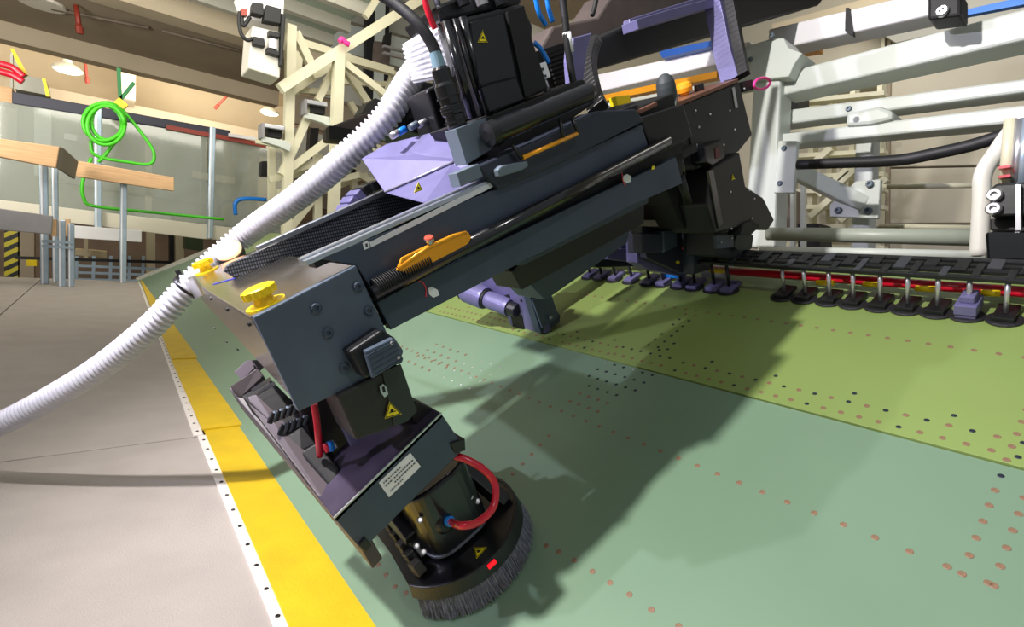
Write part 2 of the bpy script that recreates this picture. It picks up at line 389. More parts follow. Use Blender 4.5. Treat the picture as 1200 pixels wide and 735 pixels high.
# pendant lamps
def pendant(px, py, Y, r, lb):
    p = at(px, py, 'Y', Y)
    t = thing('pendant_lamp', lb, 'lamp', p, 'bell lamps under the mezzanine')
    MB().lathe(p, (0, 0, 1), [(r, 0), (r, r * .12), (r * .8, r * .35), (r * .35, r * .6), (r * .3, r * .9)], 20).build('lamp_shade', mat('white_enamel', (225, 222, 210), .4), t)
    MB().lathe(p - Vector((0, 0, .04)), (0, 0, 1), [(r * .7, 0), (r * .92, .045)], 20).build('lamp_lens', LAMPM, t)
    rod('hanging_rod', p + Vector((0, 0, r * .8)), Vector((p.x, p.y, zof(60, 40, 20))), .03, GREYP, t)
pendant(79, 83, 19, .34, 'round glowing bell lamp left of the pale column')
pendant(316, 133, 19, .30, 'round glowing bell lamp beside the cream truss tower')
p = at(49, 32, 'Y', 13)
MB().lathe((p.x, p.y, zs - .05), (0, 0, 1), [(.34, 0), (.34, .06)], 24).build('ceiling_disc', mat('white_enamel', (225, 222, 210), .4), label='flat white round disc on the taupe soffit', cat='ceiling disc')
def drop(px0, py0, px1, py1, Y, lb, r=.035):
    a_, b_ = at(px0, py0, 'Y', Y), at(px1, py1, 'Y', Y)
    o = MB().tube([a_, b_], r, 8).lathe(b_, (a_ - b_), [(r * 1.3, -.08), (r * 1.5, .03), (r, .08)], 8)
    o.build('sprinkler_pipe', REDP, label=lb, cat='pipe', group='red sprinkler drops')
drop(89, 6, 93, 34, 12.5, 'red sprinkler drop hanging below the taupe soffit', .04)
drop(99, 66, 102, 94, 18, 'red sprinkler drop right of the left bell lamp')
drop(275, 103, 254, 125, 18, 'slanting red sprinkler drop left of the right bell lamp')
hp = MB()
for x0, y0, x1, y1, Y in ((60, 10, 175, 33, 13), (190, 36, 282, 60, 13)): hp.tube([at(x0, y0, 'Z', zs - .04), at(x1, y1, 'Z', zs - .04)], .03, 6)
hp.build('soffit_pipes', TAUPED, label='thin dark conduit run along the underside of the taupe soffit', cat='conduit')
# yellow and red things at far left
slab('slanting_boom', [(12, 57), (16, 57), (32, 87), (27, 90)], 'Y', 11, .12, YEL, label='upper slanting yellow boom at the far left', cat='boom')
slab('slanting_boom', [(49, 92), (53, 92), (59, 113), (54, 113)], 'Y', 11, .12, YEL, label='lower short yellow boom above the navy beam', cat='boom')
hosepipe('red_cable', [at(-3, 74, 'Y', 10.9), at(14, 79, 'Y', 10.9), at(28, 90, 'Y', 10.9)], .05, RED, label='upper red cable drooping at the far left edge', cat='cable')
hosepipe('red_cable', [at(-3, 83, 'Y', 10.9), at(14, 88, 'Y', 10.9), at(27, 96, 'Y', 10.9)], .05, RED, label='lower red cable drooping at the far left edge', cat='cable')
slab('pale_cabinet', [(17, 58), (30, 88), (54, 94), (58, 112), (17, 104)], 'Y', 12.2, .5, GREYP, label='pale cabinet behind the yellow booms', cat='cabinet')
slab('dark_post', [(12, 62), (15, 62), (15, 106), (12, 106)], 'Y', 11.6, .1, GREYP, label='thin dark upright at the far left', cat='post')
slab('timber_box', [(-4, 100), (14, 103), (14, 121), (-4, 118)], 'Y', 11.2, .5, WOOD, label='brown timber box at the left end of the navy beam', cat='box')
slab('navy_beam', [(14, 107), (270, 153), (270, 162), (14, 121)], 'Y', 11, .12, NAVY, None, .01, label='long dark navy beam along the top of the hazy screens', cat='beam')
slab('timber_rail', [(195, 146), (312, 168), (312, 173), (195, 151)], 'Y', 10.95, .05, REDP, label='thin reddish timber rail below the navy beam', cat='rail')
slab('white_rail', [(268, 156), (325, 165), (325, 168), (268, 160)], 'Y', 10.9, .05, FRAMEW, label='thin white rail at the right end of the navy beam', cat='rail')
# hazy screens
for i, (x0, x1) in enumerate(((-20, 112), (114, 243), (246, 330))):
    t0, t1 = 121 + .165 * (x0 - 14), 121 + .165 * (x1 - 14)
    slab('glass_screen', [(x0, t0), (x1, t1), (x1, 262 + .125 * (x1 - 120)), (x0, 262 + .125 * (x0 - 120))], 'Y', 11.02, .02, GLASS,
         label=('left hazy glass screen above the brown plank', 'middle hazy glass screen behind the green cable coil', 'right hazy glass screen beside the truss tower')[i], cat='glass screen', group='hazy glass screens')
zt = zof(120, 240, 16)
back = mat('screen_backdrop', (150, 146, 126), .7, 0, .25, .6)
MB().box(-24, 3.4, 16, 16.3, zt - .2, zof(120, 135, 16)).build('wall_mezzanine', back, kind='structure')
for i, (x0, x1, y0, y1, m) in enumerate(((75, 100, 160, 167, FRAMEW), (60, 240, 205, 218, GREYPL), (225, 275, 180, 188, WALLC), (0, 20, 130, 200, TAUPE), (40, 60, 135, 215, FRAME), (90, 108, 145, 200, TAUPE), (150, 200, 238, 250, FRAMEW), (170, 178, 150, 235, WALLC))):
    slab('wall_box', [(x0, y0 + .16 * x0 - 16), (x1, y0 + .16 * x1 - 16), (x1, y1 + .16 * x1 - 16), (x0, y1 + .16 * x0 - 16)], 'Y', 15.7, .25, m,
         label='blurred pale box shape %s behind the hazy screen' % ('far left low', 'long grey', 'small right', 'tall far left', 'tall pale', 'tall taupe', 'low white', 'thin upright')[i], cat='box')
# long white beam and what is below it
slab('white_beam', [(-10, 233), (290, 269), (290, 284), (236, 280), (-10, 250)], 'Y', 10.6, .3, mat('white_beam', (214, 208, 190), .6, 0, .05, 1), None, .01, label='long cream-white beam under the hazy screens', cat='beam')
slab('short_beam', [(84, 264), (166, 270), (166, 284), (84, 279)], 'Y', 10.3, .2, FRAMEW, None, .01, label='short white beam end hanging below the long white beam', cat='beam')
MB().box(-24, 4.5, 17, 17.3, -3, zt).build('wall_lower', mat('dim_brown_wall', (128, 110, 94), .8, 0, .2, 1.5), kind='structure')
def column(x0, x1, m, lb, Y=13, y0=262, y1=334):
    slab('column', [(x0, y0), (x1, y0), (x1, y1), (x0, y1)], 'Y', Y, .3, m, label=lb, cat='column')
column(5, 21, HAZ, 'column wrapped in yellow and black hazard stripes')
column(23, 40, TAUPE, 'plain taupe column right of the hazard-striped column')
column(172, 182, WALLC, 'slim cream column left of the wing corner', 13, 270)
column(206, 216, WALLC, 'slim cream column near the right end of the white beam', 13, 276)
column(199, 204, BLACKM, 'thin dark column between two cream columns', 13.2, 276)
column(98, 103, WALLC, 'thin cream upright under the short white beam', 13, 278, 304)
slab('low_bench', [(88, 292), (125, 295), (125, 302), (88, 299)], 'Y', 13.5, .6, WALLC, label='pale bench top seen under the short white beam', cat='bench')
slab('green_cabinet', [(218, 275), (238, 276), (238, 295), (218, 292)], 'Y', 12.5, .5, mat('dark_green', (60, 76, 50), .6), label='dark green cabinet at the wing corner', cat='cabinet')
slab('yellow_bin', [(31, 304), (43, 303), (43, 312), (31, 312)], 'Y', 12.4, .3, YEL, label='small yellow bin behind the left posts', cat='bin')
rl = thing('guard_railing', 'thin grey guard railing with dark top rail behind the deck end', 'railing', at(120, 333, 'Y', 11.5))
MB().bar(at(18, 302, 'Y', 11.5), at(214, 308, 'Y', 11.5), .05).build('top_rail', BLACKM, rl)
for y0, y1 in ((311, 316), (319, 323), (327, 330)): MB().bar(at(80, y0, 'Y', 11.5), at(200, y1, 'Y', 11.5), .04).build('rail', GALV, rl)
for x in (90, 110, 130, 152, 168): MB().bar(at(x, 300, 'Y', 11.5), at(x - 1, 334, 'Y', 11.5), .045).build('rail_post', GALV, rl)

# posts, planks
def post(x0, y0, x1, y1, Y, w, lb, base=False):
    a_, b_ = at(x0, y0, 'Y', Y), at(x1, y1, 'Y', Y)
    if base: b_.z = 0.0
    a_.x = b_.x = (a_.x + b_.x) / 2 if abs(a_.x - b_.x) < .35 else b_.x
    t = thing('scaffold_post', lb, 'post', b_, 'galvanised posts at the deck end')
    MB().bar(b_, a_, w, w * .8, Vector((1, 0, 0))).build('upright', GALV, t, .01)
    MB().bar(b_ - Vector((0, .0, 0)) + Vector((-w * .2, -w * .45, 0)), a_ + Vector((-w * .2, -w * .45, 0)), w * .18, w * .15, Vector((1, 0, 0))).build('channel', FRAMEW, t)
post(122, 125, 108, 268, 10.54, .11, 'tall galvanised post behind the green cable coil')
post(252, 150, 243, 279, 10.54, .11, 'tall galvanised post nearest the wing')
post(149, 216, 140, 327, 9.45, .10, 'galvanised post under the right end of the short plank', True)
post(56, 190, 48, 325, 8.9, .10, 'left post of the pair under the brown plank end', True)
post(68, 197, 62, 325, 9.2, .08, 'right post of the pair under the brown plank end', True)
post(74, 258, 71, 324, 8.6, .09, 'short post at the left of the small H frame', True)
post(86, 262, 81, 324, 8.6, .08, 'short post at the right of the small H frame', True)
for y in (281, 287): slab('cross_bar', [(49, y), (86, y + 2), (86, y + 5), (49, y + 3)], 'Y', 8.55, .05, GALV, label='%s galvanised cross bar joining the short posts' % ('upper' if y == 281 else 'lower'), cat='bar')
slab('plank', [(-10, 161), (70, 172), (66, 197), (-10, 182)], 'Y', 8.4, .12, WOOD, None, .01, label='large brown timber plank at the upper left', cat='plank')
MB().hexa([at(70, 172, 'Y', 8.38), at(66, 197, 'Y', 8.38), at(84, 209, 'Y', 9.1), at(88, 188, 'Y', 9.1)],
          [at(70, 172, 'Y', 8.38) + Vector((.03, .1, 0)), at(66, 197, 'Y', 8.38) + Vector((.03, .1, 0)), at(84, 209, 'Y', 9.1) + Vector((.03, .1, 0)), at(88, 188, 'Y', 9.1) + Vector((.03, .1, 0))]).build(
    'end_board', mat('grey_board', (120, 112, 102), .8), label='grey end board closing the corner of the large brown plank', cat='board')
slab('plank', [(89, 188), (204, 208), (204, 224), (89, 207)], 'Y', 9.3, .1, WOOD, None, .01, label='shorter brown plank in front of the hazy screen', cat='plank')
slab('plank', [(-10, 243), (62, 253), (60, 275), (-10, 269)], 'Y', 8.3, .12, GREYPL, None, .01, label='grey plank end below the brown plank', cat='plank')
for x in (60, 76): slab('timber_block', [(x, 257), (x + 6, 257), (x + 6, 277), (x, 277)], 'Y', 8.45 + (x - 60) * .02, .15, WOOD, label='small timber block %s of the short post' % ('left' if x == 60 else 'right'), cat='block')
# green cable coil
gc = thing('green_cable_coil', 'bright green cable hung in a coil on a tall post', 'cable', at(122, 160, 'Y', 9.9))
for i, (cx, cy, rx, ry) in enumerate(((124, 144, 23, 24), (122, 146, 21, 22), (126, 143, 19, 21), (121, 143, 24, 22), (124, 147, 22, 23))):
    P = [at(cx + rx * math.cos(t * math.pi / 9), cy + ry * math.sin(t * math.pi / 9), 'Y', 9.95 - i * .03) for t in range(19)]
    MB().tube(P, .026, 8).build('cable_turn', GREENH, gc)
for P in ([(143, 128), (165, 155), (180, 178), (176, 192), (150, 190), (112, 182), (106, 165)], [(136, 165), (122, 183), (115, 190)], [(107, 185), (97, 212), (98, 232), (112, 242), (180, 249), (262, 257)]):
    MB().tube(smooth_path([at(x, y, 'Y', 9.98) for x, y in P], 6), .024, 8).build('cable_loop', GREENH, gc)
hosepipe('blue_cable', [at(276, 252, 'Y', 10.2), at(276, 238, 'Y', 10.2), at(286, 233, 'Y', 10.2), at(312, 234, 'Y', 10.2)], .035, BLUE, label='thin blue cable curving beside the truss tower', cat='cable')
sl = thing('green_sling', 'dark green lifting sling in a V above the cable coil', 'sling', at(140, 118, 'Y', 10.2))
for x in (139, 157): MB().bar(at(141, 117, 'Y', 10.2), at(x, 80 if x == 139 else 97, 'Y', 10.2), .05).build('sling_leg', mat('sling_green', (30, 110, 60), .6), sl)
MB().bar(at(136, 118, 'Y', 10.2), at(147, 127, 'Y', 10.2), .12).build('sling_hook', YEL, sl)

# ---- centre back: grey duct panels, truss tower, control box
_xc = at(336, 140, 'Y', 17.5).x
wc = MB().box(_xc, 7.4, 17.5, 17.8, -3, 14).build('wall_centre', mat('dim_brown_wall', (128, 110, 94)), kind='structure')
for i, (y0, y1, m) in enumerate(((-30, -6, GREYP), (-3, 34, GREYP), (37, 72, FRAME), (76, 92, GREYP), (96, 130, GREYP), (134, 170, TAUPE), (175, 215, GREYP), (220, 262, TAUPED))):
    slab('cladding_panel', [(336, y0 - 28), (560, y0 + 30), (560, y1 + 30), (336, y1 - 28)], 'Y', 14 + (i % 2) * .25, .2, m, wc, .02)
for x, w, m, lb in ((431, 9, BLACKM, 'dark upright left of the pale column behind the truss'), (440, 12, FRAME, 'pale upright column behind the truss'), (453, 4, BLACKM, 'thin dark upright right of the pale column')):
    slab('cladding_upright', [(x, -10), (x + w, -10), (x + w - 3, 130), (x - 3, 130)], 'Y', 13.6, .2, m, label=lb, cat='column')
slab('grey_board', [(440, 48), (458, 50), (456, 84), (438, 80)], 'Y', 9.6, .1, BROWNBM, label='small dark grey panel between truss and heat sink', cat='panel')
slab('dark_opening', [(452, 40), (459, 38), (458, 52), (450, 50)], 'Y', 9.5, .1, BLACKM, label='small dark box beside the truss top', cat='box')
for y in (52, 60): slab('short_rail', [(450, y), (490, y + 10), (490, y + 13), (450, y + 3)], 'Y', 9.4, .08, SILVER, label='%s short silver rail beside the truss top' % ('upper' if y == 52 else 'lower'), cat='rail')
tw = thing('truss_tower', 'cream painted steel truss tower behind the ribbed hose', 'truss', at(345, 330, 'Y', 8.5))
def tb(x0, y0, x1, y1, Y, w, m=CREAM, Y2=None): MB().bar(at(x0, y0, 'Y', Y), at(x1, y1, 'Y', Y2 or Y), w, w, Vector((0, 1, 0)) if abs(x1 - x0) > 3 else Vector((0, 1, .01))).build('truss_bar', m, tw)
for q in ((341, 30, 334, 330, 8.5, .13), (397, 62, 388, 330, 8.2, .15), (328, 104, 520, -18, 8.2, .14), (346, 38, 372, 92, 8.6, .12), (338, 110, 398, 70, 8.9, .11), (398, 70, 450, 110, 8.2, .10), (398, 72, 432, 122, 8.6, .11),
          (396, 72, 372, 118, 8.5, .10), (368, 120, 330, 205, 8.5, .11), (330, 205, 392, 158, 8.5, .10), (345, 105, 400, 110, 9.0, .09), (352, 50, 410, 68, 9.2, .11), (404, 68, 460, 84, 9.0, .12),
          (330, 202, 440, 172, 8.6, .11), (315, 210, 400, 196, 8.8, .10), (325, 226, 420, 205, 8.8, .10), (318, 165, 318, 235, 9.3, .10), (372, 180, 372, 300, 9, .12), (412, 190, 420, 280, 9, .10), (350, 235, 430, 205, 9.2, .1),
          (322, 290, 372, 228, 9, .10), (440, 100, 470, 140, 9, .10), (462, 84, 428, 180, 9.2, .1), (410, 120, 470, 215, 9.3, .09), (400, 195, 470, 230, 9.0, .1), (350, 62, 345, 110, 9.4, .12), (380, 95, 470, 100, 9.4, .09), (428, 20, 460, -30, 8.8, .1), (300, 165, 335, 172, 9, .08), (425, 290, 475, 215, 9.4, .08)): tb(*q)
for x, y, lb in ((358, 120, 'silver sensor box on the truss, right of the lower one'), (308, 148, 'silver sensor box on the truss, nearest the bell lamp')):
    t = thing('sensor_box', lb, 'sensor box', at(x, y + 22, 'Y', 8.3), 'sensor boxes on brackets')
    slab('housing', [(x, y - 4), (x + 26, y), (x + 26, y + 5), (x, y + 1)], 'Y', 8.3, .25, SILVER, t, .01)
    slab('side_plate', [(x - 1, y - 4), (x + 2, y - 4), (x + 2, y + 14), (x - 1, y + 13)], 'Y', 8.28, .25, GREYPL, t)
    slab('camera_port', [(x + 6, y + 3), (x + 23, y + 6), (x + 23, y + 14), (x + 6, y + 11)], 'Y', 8.4, .2, BLACKM, t)
    slab('bracket_arm', [(x, y + 12), (x + 28, y + 17), (x + 34, y + 22), (x + 32, y + 30), (x + 20, y + 24), (x, y + 18)], 'Y', 8.3, .12, FRAME, t, .008)
slab('black_cover', [(364, 150), (374, 150), (371, 185), (362, 182)], 'Y', 9.8, .2, BLACKM, label='narrow black panel inside the truss tower', cat='panel')
slab('black_cover', [(307, 189), (318, 189), (316, 207), (306, 206)], 'Y', 9.8, .2, BLACKM, label='small black panel left of the truss tower foot', cat='panel')
hosepipe('pink_tape', [at(398, 49, 'Y', 8), at(401, 46, 'Y', 8), at(405, 50, 'Y', 8), at(409, 52, 'Y', 8)], .04, PINK, label='scrap of pink tape tied on top of the truss', cat='tape')
slab('sensor_disc', [(424, 132), (430, 122), (440, 115), (447, 118), (446, 130), (438, 140), (426, 142)], 'Y', 7.5, .3, BLACKM, label='dark round drum peeking from behind the ribbed hose', cat='drum')
slab('machine_tray', [(385, 149), (430, 132), (520, 120), (540, 150), (420, 168), (386, 165)], 'Y', 5, .2, BROWNBM, None, .02, label='dark flat machine tray behind the ribbed hose', cat='tray')
slab('tray_edge', [(385, 149), (387, 147), (432, 155), (430, 166), (386, 163)], 'Y', 4.9, .08, BLACKM, label='black front lip of the dark machine tray', cat='tray edge')
cb = thing('control_box', 'white control box with black switchgear high on the truss', 'control box', at(310, 85, 'Y', 8))
slab('housing', [(295, 30), (332, 38), (328, 92), (291, 80)], 'Y', 8, .5, mat('offwhite_box', (215, 212, 200), .5), cb, .02)
slab('housing', [(280, -10), (334, -10), (332, 30), (292, 22)], 'Y', 8.1, .4, FRAMEW, cb, .02)
for l in ([(297, 42), (310, 45), (311, 55), (297, 52)], [(312, 5), (330, 10), (329, 28), (309, 24)], [(296, 2), (309, 4), (309, 18), (295, 15)], [(330, 15), (335, 18), (331, 78), (328, 76)], [(315, 35), (328, 38), (328, 44), (315, 42)], [(313, 55), (328, 60), (328, 66), (313, 62)]):
    slab('switchgear', l, 'Y', 7.9, .15, BLACKM, cb, .01)
slab('indicator', [(316, 44), (325, 46), (325, 58), (315, 56)], 'Y', 7.88, .1, SILVER, cb, .01)
for P in ([(281, 14), (280, 25), (283, 40), (290, 47), (296, 45)], [(283, 14), (285, 30), (293, 20)]): hosepipe('wire', [at(x, y, 'Y', 7.95) for x, y in P], .025, BLACKM, cb)
slab('terminal', [(283, 10), (290, 10), (290, 18), (283, 18)], 'Y', 7.9, .1, REDP, cb)

# ================================================================= RIGHT BACKGROUND
MB().box(7.6, 7.9, -6, 22, -3, 14).build('wall_right', WALLB, kind='structure')
wl = bpy.data.objects['wall_right']
for i, l in enumerate(([(1041, 62), (1300, 10), (1300, 190), (1041, 196)], [(1041, 198), (1300, 193), (1300, 260), (1041, 262)], [(1041, 264), (1300, 263), (1300, 330), (1041, 326)], [(1041, -60), (1300, -140), (1300, 6), (1041, 58)])):
    slab('wall_panel', l, 'X', 7.5, .09, WALLB, wl, .01)
for x in (1033, 1040): slab('panel_joint', [(x, 40), (x + 4, 40), (x + 1, 330), (x - 3, 330)], 'X', 7.45, .08, TAUPE if x > 1035 else CREAM, wl)
slab('wall_panel', [(957, 92), (1033, 74), (1033, 100), (957, 112)], 'X', 7.3, .1, mat('pale_greenish_panel', (196, 196, 170), .6), wl, .01)
# cream storage lattice between post and panel joint
lat = thing('storage_rack', 'cream lattice rack seen between the white frame posts', 'rack', at(980, 320, 'X', 6.5))
for y0, y1, h in ((118, 106, 5), (128, 118, 3), (150, 142, 6), (181, 174, 5), (205, 201, 5), (222, 219, 5), (240, 240, 5), (262, 263, 6), (285, 288, 6)):
    slab('rack_rail', [(912, y0), (1036, y1), (1036, y1 + h), (912, y0 + h)], 'X', 6.5, .15, CREAM, lat)
for x in (925, 948, 970, 996, 1028): slab('rack_upright', [(x, 95), (x + 6, 95), (x + 3, 320), (x - 3, 320)], 'X', 6.7, .15, CREAM, lat)
for x, y in ((940, 190), (960, 215), (985, 200), (1005, 225), (950, 240), (985, 245)):
    MB().bar(at(x, y + 14, 'X', 6.4), at(x + 34, y - 16, 'X', 6.4), .07).build('rack_brace', CREAM, lat)
slab('dark_cabinet', [(916, 97), (935, 95), (935, 128), (916, 130)], 'X', 6.0, .3, BLACKM, label='small dark cabinet behind the white frame corner', cat='cabinet')
slab('dark_cabinet', [(904, 222), (928, 222), (928, 270), (904, 272)], 'X', 5.5, .3, TAUPED, label='dark brown cabinet right of the robot foot', cat='cabinet')
slab('dark_cabinet', [(935, 262), (960, 262), (962, 300), (935, 300)], 'X', 5.6, .3, BLACKM, label='low black cabinet behind the grey tube', cat='cabinet')
for x in (926, 938): slab('thin_upright', [(x, 215), (x + 4, 215), (x + 4, 300), (x, 300)], 'X', 5.0, .06, FRAME, label='%s thin pale upright beside the frame post' % ('left' if x == 926 else 'right'), cat='post')
slab('roof_beam', [(905, 28), (1060, -14), (1060, -2), (905, 42)], 'X', 7.2, .3, WALLC, label='cream roof beam above the upper white beam', cat='beam')
slab('wall_panel', [(1000, 20), (1300, -90), (1300, -10), (1050, 50)], 'X', 7.3, .2, GREYP, wl)

# white frame
fr = thing('support_gantry', 'pale grey welded steel frame with beams running behind the robot', 'steel frame', at(900, 330, 'X', 2.6))
def fb(name, top, bot, X, d, m=FRAME, under=None, bev=.01):
    slab(name, top + bot[::-1], 'X', X, d, m, fr, bev)
fb('frame_beam', [(900, 34), (1092, -12)], [(900, 60), (1092, 17)], 2.75, .14, FRAMEW)
fb('frame_beam', [(915, 86), (1230, 2)], [(915, 112), (1230, 40)], 2.6, .16)
fb('frame_beam', [(912, 130), (1230, 88)], [(912, 147), (1230, 104)], 2.7, .12)
fb('frame_beam', [(912, 157), (1230, 119)], [(912, 171), (1230, 140)], 2.6, .12)
slab('frame_beam', [(700, 87), (878, 48), (878, 66), (700, 108)], 'X', 2.75, .15, FRAMEW, fr, .01)
slab('frame_beam', [(700, 122), (878, 86), (878, 100), (700, 136)], 'X', 2.75, .12, FRAME, fr, .01)
slab('frame_post', [(883, 78), (915, 74), (907, 290), (872, 290)], 'X', 2.55, .14, FRAME, fr, .012)
slab('frame_post', [(1003, 148), (1025, 146), (1018, 296), (996, 296)], 'X', 2.9, .1, FRAME, fr, .01)
slab('corner_casting', [(862, 58), (900, 46), (918, 44), (924, 56), (940, 62), (930, 76), (924, 90), (862, 96)], 'X', 2.52, .16, FRAME, fr, .006)
slab('corner_casting', [(992, 132), (1030, 124), (1046, 130), (1046, 140), (1020, 146), (990, 148)], 'X', 2.58, .15, FRAME, fr, .015)
slab('bracket_plate', [(912, 165), (934, 165), (930, 226), (906, 226)], 'X', 2.45, .03, FRAME, fr, .004)
MB().bar(at(930, 200, 'X', 2.6), at(1012, 240, 'X', 2.75), .08, .07).build('diagonal_brace', FRAME, fr, .006)
gp = slab('gusset_plate', [(972, 240), (1003, 212), (1032, 210), (1029, 256), (972, 254)], 'X', 2.72, .03, FRAME, fr, .004)
for x, y in ((1020, 216), (983, 247), (1018, 247)): bolt(gp, at(x, y, 'X', 2.72), (-1, 0, 0), .016, .02, GREYB)
for x, y in ((919, 174), (914, 215)): bolt(fr, at(x, y, 'X', 2.45), (-1, 0, 0), .012, .01, GREYB)
for x, y in ((905, 42), (868, 57), (880, 70), (995, 128)): bolt(fr, at(x, y, 'X', 2.5), (-1, 0, 0), .012, .012, GREYB)
slab('dark_strap', [(991, 9), (995, 9), (1000, 42), (996, 40), (990, 36)], 'X', 2.73, .03, BLACKM, label='black strap around the upper white beam', cat='strap')
slab('blue_strap', [(1020, 37), (1092, 20), (1200, -4), (1200, 5), (1090, 26), (1020, 39)], 'X', 2.9, .03, BLUE, label='blue strap under the upper white beam at the right', cat='strap')
slab('blue_strap', [(772, 60), (836, 47), (836, 54), (776, 68)], 'X', 2.7, .05, mat('deep_blue', (20, 80, 160), .4), label='short blue strap seen through the dark arch', cat='strap')
slab('orange_bar', [(938, 60), (960, 54), (960, 60), (940, 63)], 'X', 2.9, .05, ORANGE, label='small orange bar at the corner of the frame', cat='bar')
slab('orange_bar', [(700, 113), (840, 83), (840, 91), (700, 120)], 'X', 2.6, .05, ORANGE, label='long orange bar behind the black mushroom knob', cat='bar')
tc = slab('beam_clamp', [(1087, -12), (1126, -12), (1126, 18), (1087, 23)], 'X', 2.4, .12, BLACKM, None, .01, label='black clamp gripping the upper white beam at the top right', cat='clamp')
bolt(tc, at(1105, 14, 'X', 2.4), (-1, 0, 0), .02, .02, SILVER)
# tubes
for l, X, r, m, lb in (([(900, 274), (1156, 279)], 2.4, .03, mat('grey_green_tube', (165, 172, 158), .4), 'thick grey-green tube running behind the flexible track'),
                       ([(890, 293), (1156, 300)], 2.3, .018, FRAME, 'thinner pale tube just above the flexible track'),
                       ([(1032, 219), (1142, 217)], 3.4, .014, CREAM, 'upper thin cream tube across the beige panel'),
                       ([(1018, 265), (1142, 267)], 3.4, .014, CREAM, 'lower thin cream tube across the beige panel')):
    rod('tube', at(*l[0], 'X', X), at(*l[1], 'X', X), r, m, label=lb, cat='tube')
hosepipe('black_cable', [at(x, y, 'X', 2.35) for x, y in ((935, 193), (985, 191), (1050, 188), (1100, 179), (1150, 167), (1220, 142))], .022, RUBBER, label='thick black cable sagging across the white frame', cat='cable')
hosepipe('white_duct', [at(x, y, 'X', 2.3) for x, y in ((1188, 150), (1168, 178), (1152, 205), (1150, 240), (1147, 300))], .026, mat('white_duct', (236, 234, 226), .35), label='white curved duct left of the black carriage', cat='duct')
# black carriage far right
bc = thing('track_carriage', 'black machine carriage at the right edge above the flexible track', 'carriage', at(1180, 310, 'X', 2.1))
slab('clamp_block', [(1160, 222), (1166, 215), (1215, 212), (1215, 253), (1160, 254)], 'X', 2.1, .2, BLACK, bc, .008)
slab('neck', [(1160, 256), (1215, 256), (1215, 272), (1160, 270)], 'X', 2.16, .14, BLACKM, bc, .004)
slab('body', [(1154, 272), (1163, 271), (1215, 272), (1215, 306), (1156, 306)], 'X', 2.05, .24, GLOSSB, bc, .008)
slab('silver_spine', [(1190, 216), (1196, 216), (1196, 270), (1190, 270)], 'X', 2.08, .03, SILVER, bc)
for x, y in ((1166, 229), (1165, 245)): bolt(bc, at(x, y, 'X', 2.1), (-1, 0, 0), .02, .02, SILVER)
for i, (x, m) in enumerate(((1178, CREAM), (1190, SILVER), (1197, GALV), (1206, BLACKM))):
    rod('riser_pipe', at(x, 215, 'X', 2.2), at(x + 6, 140, 'X', 2.2), .016, m, bc)
for y in (195, 206): slab('red_tie', [(1170, y), (1184, y - 2), (1184, y + 1), (1170, y + 3)], 'X', 2.15, .03, RED, bc)

# flexible track with feet
tr = thing('flexible_track', 'black perforated flexible track standing on pads along the wing', 'track', L(1.66, .9, WING_C))
CTR = -.785
MB().lbox(1.60, 1.62, -.7, 2.0, CTR - .012, CTR).build('side_rail', BLACK, tr, .002)
MB().lbox(1.705, 1.725, -.7, 2.0, CTR - .012, CTR).build('side_rail', BLACK, tr, .002)
MB().lbox(1.64, 1.66, -.7, 2.0, CTR - .010, CTR - .001).build('middle_rail', BLACKM, tr)
MB().lbox(1.675, 1.69, -.7, 2.0, CTR - .010, CTR - .001).build('middle_rail', BLACKM, tr)
b = -.66; i = 0
while b < 1.95:
    a0_, a1_ = ((1.605, 1.69), (1.64, 1.72), (1.605, 1.66), (1.66, 1.72))[i % 4]
    MB().lbox(a0_, a1_, b, b + (.03 if i % 2 else .018), CTR - .009, CTR + .002).build('rung', BLACK if i % 3 else mat('rung_grey', (52, 54, 60), .4), tr, .002); b += .034; i += 1
feet = [930, 954, 982, 1009, 1040, 1071, 1105, 1140, 1183]
fys = [338, 341, 344, 347, 350, 353, 357, 361, 365]
feet += [810, 827, 851, 868, 755, 774, 790, 735, 718, 704]; fys += [327, 328, 329, 331, 320, 323, 325, 319, 318, 317]
for k, (x, y) in enumerate(zip(feet, fys)):
    a, b, c = loc_abc(at(x, y, 'c', WING_C)); a = 1.60
    lav = k >= 9 or k in (7,)
    m = LAVLIT if lav else BLACK
    t = thing('track_foot', 'large lavender-lit foot with stepped body' if k == 7 else ('lavender-lit foot' if lav else None), None, (0, 0, 0)); put(t, L(a, b, WING_C), tr)
    MB().lathe(L(a, b, WING_C + .006), NC, [(.034, 0), (.040, .003), (.034, .006)], 16).build('suction_pad', RUBBER, t)
    MB().lbox(a - .022, a + .06, b - .022, b + .022, WING_C + .010, WING_C + .024).build('foot_plate', m, t, .002)
    rod('pin', L(a + .012, b, WING_C + .02), L(a + .012, b, -.797), .006, SILVER if k < 9 else BLACK, t)
    if k == 7:
        MB().lbox(a - .025, a + .05, b - .024, b + .024, WING_C + .02, WING_C + .05).build('stepped_body', LAVLIT, t, .003)
        MB().lbox(a - .01, a + .04, b - .016, b + .016, WING_C + .05, WING_C + .07).build('stepped_body', LAVLIT, t, .003)
rod('air_tube', L(1.69, -.6, -.862), L(1.69, 1.15, -.862), .015, RED, label='long red air tube under the flexible track', cat='tube')
for k, (x0, x1, y) in enumerate(((957, 977, 331), (1012, 1033, 333), (1073, 1098, 338), (832, 848, 317), (1150, 1172, 343))):
    a_, b_ = at(x0, y, 'a', 1.66), at(x1, y + 1, 'a', 1.66)
    rod('air_fitting', a_, b_, .009, YEL, label='%s yellow air fitting under the track' % ('first from the frame post', 'second from the frame post', 'third from the frame post', 'leftmost', 'rightmost')[k].strip(), cat='fitting', group='yellow air fittings')
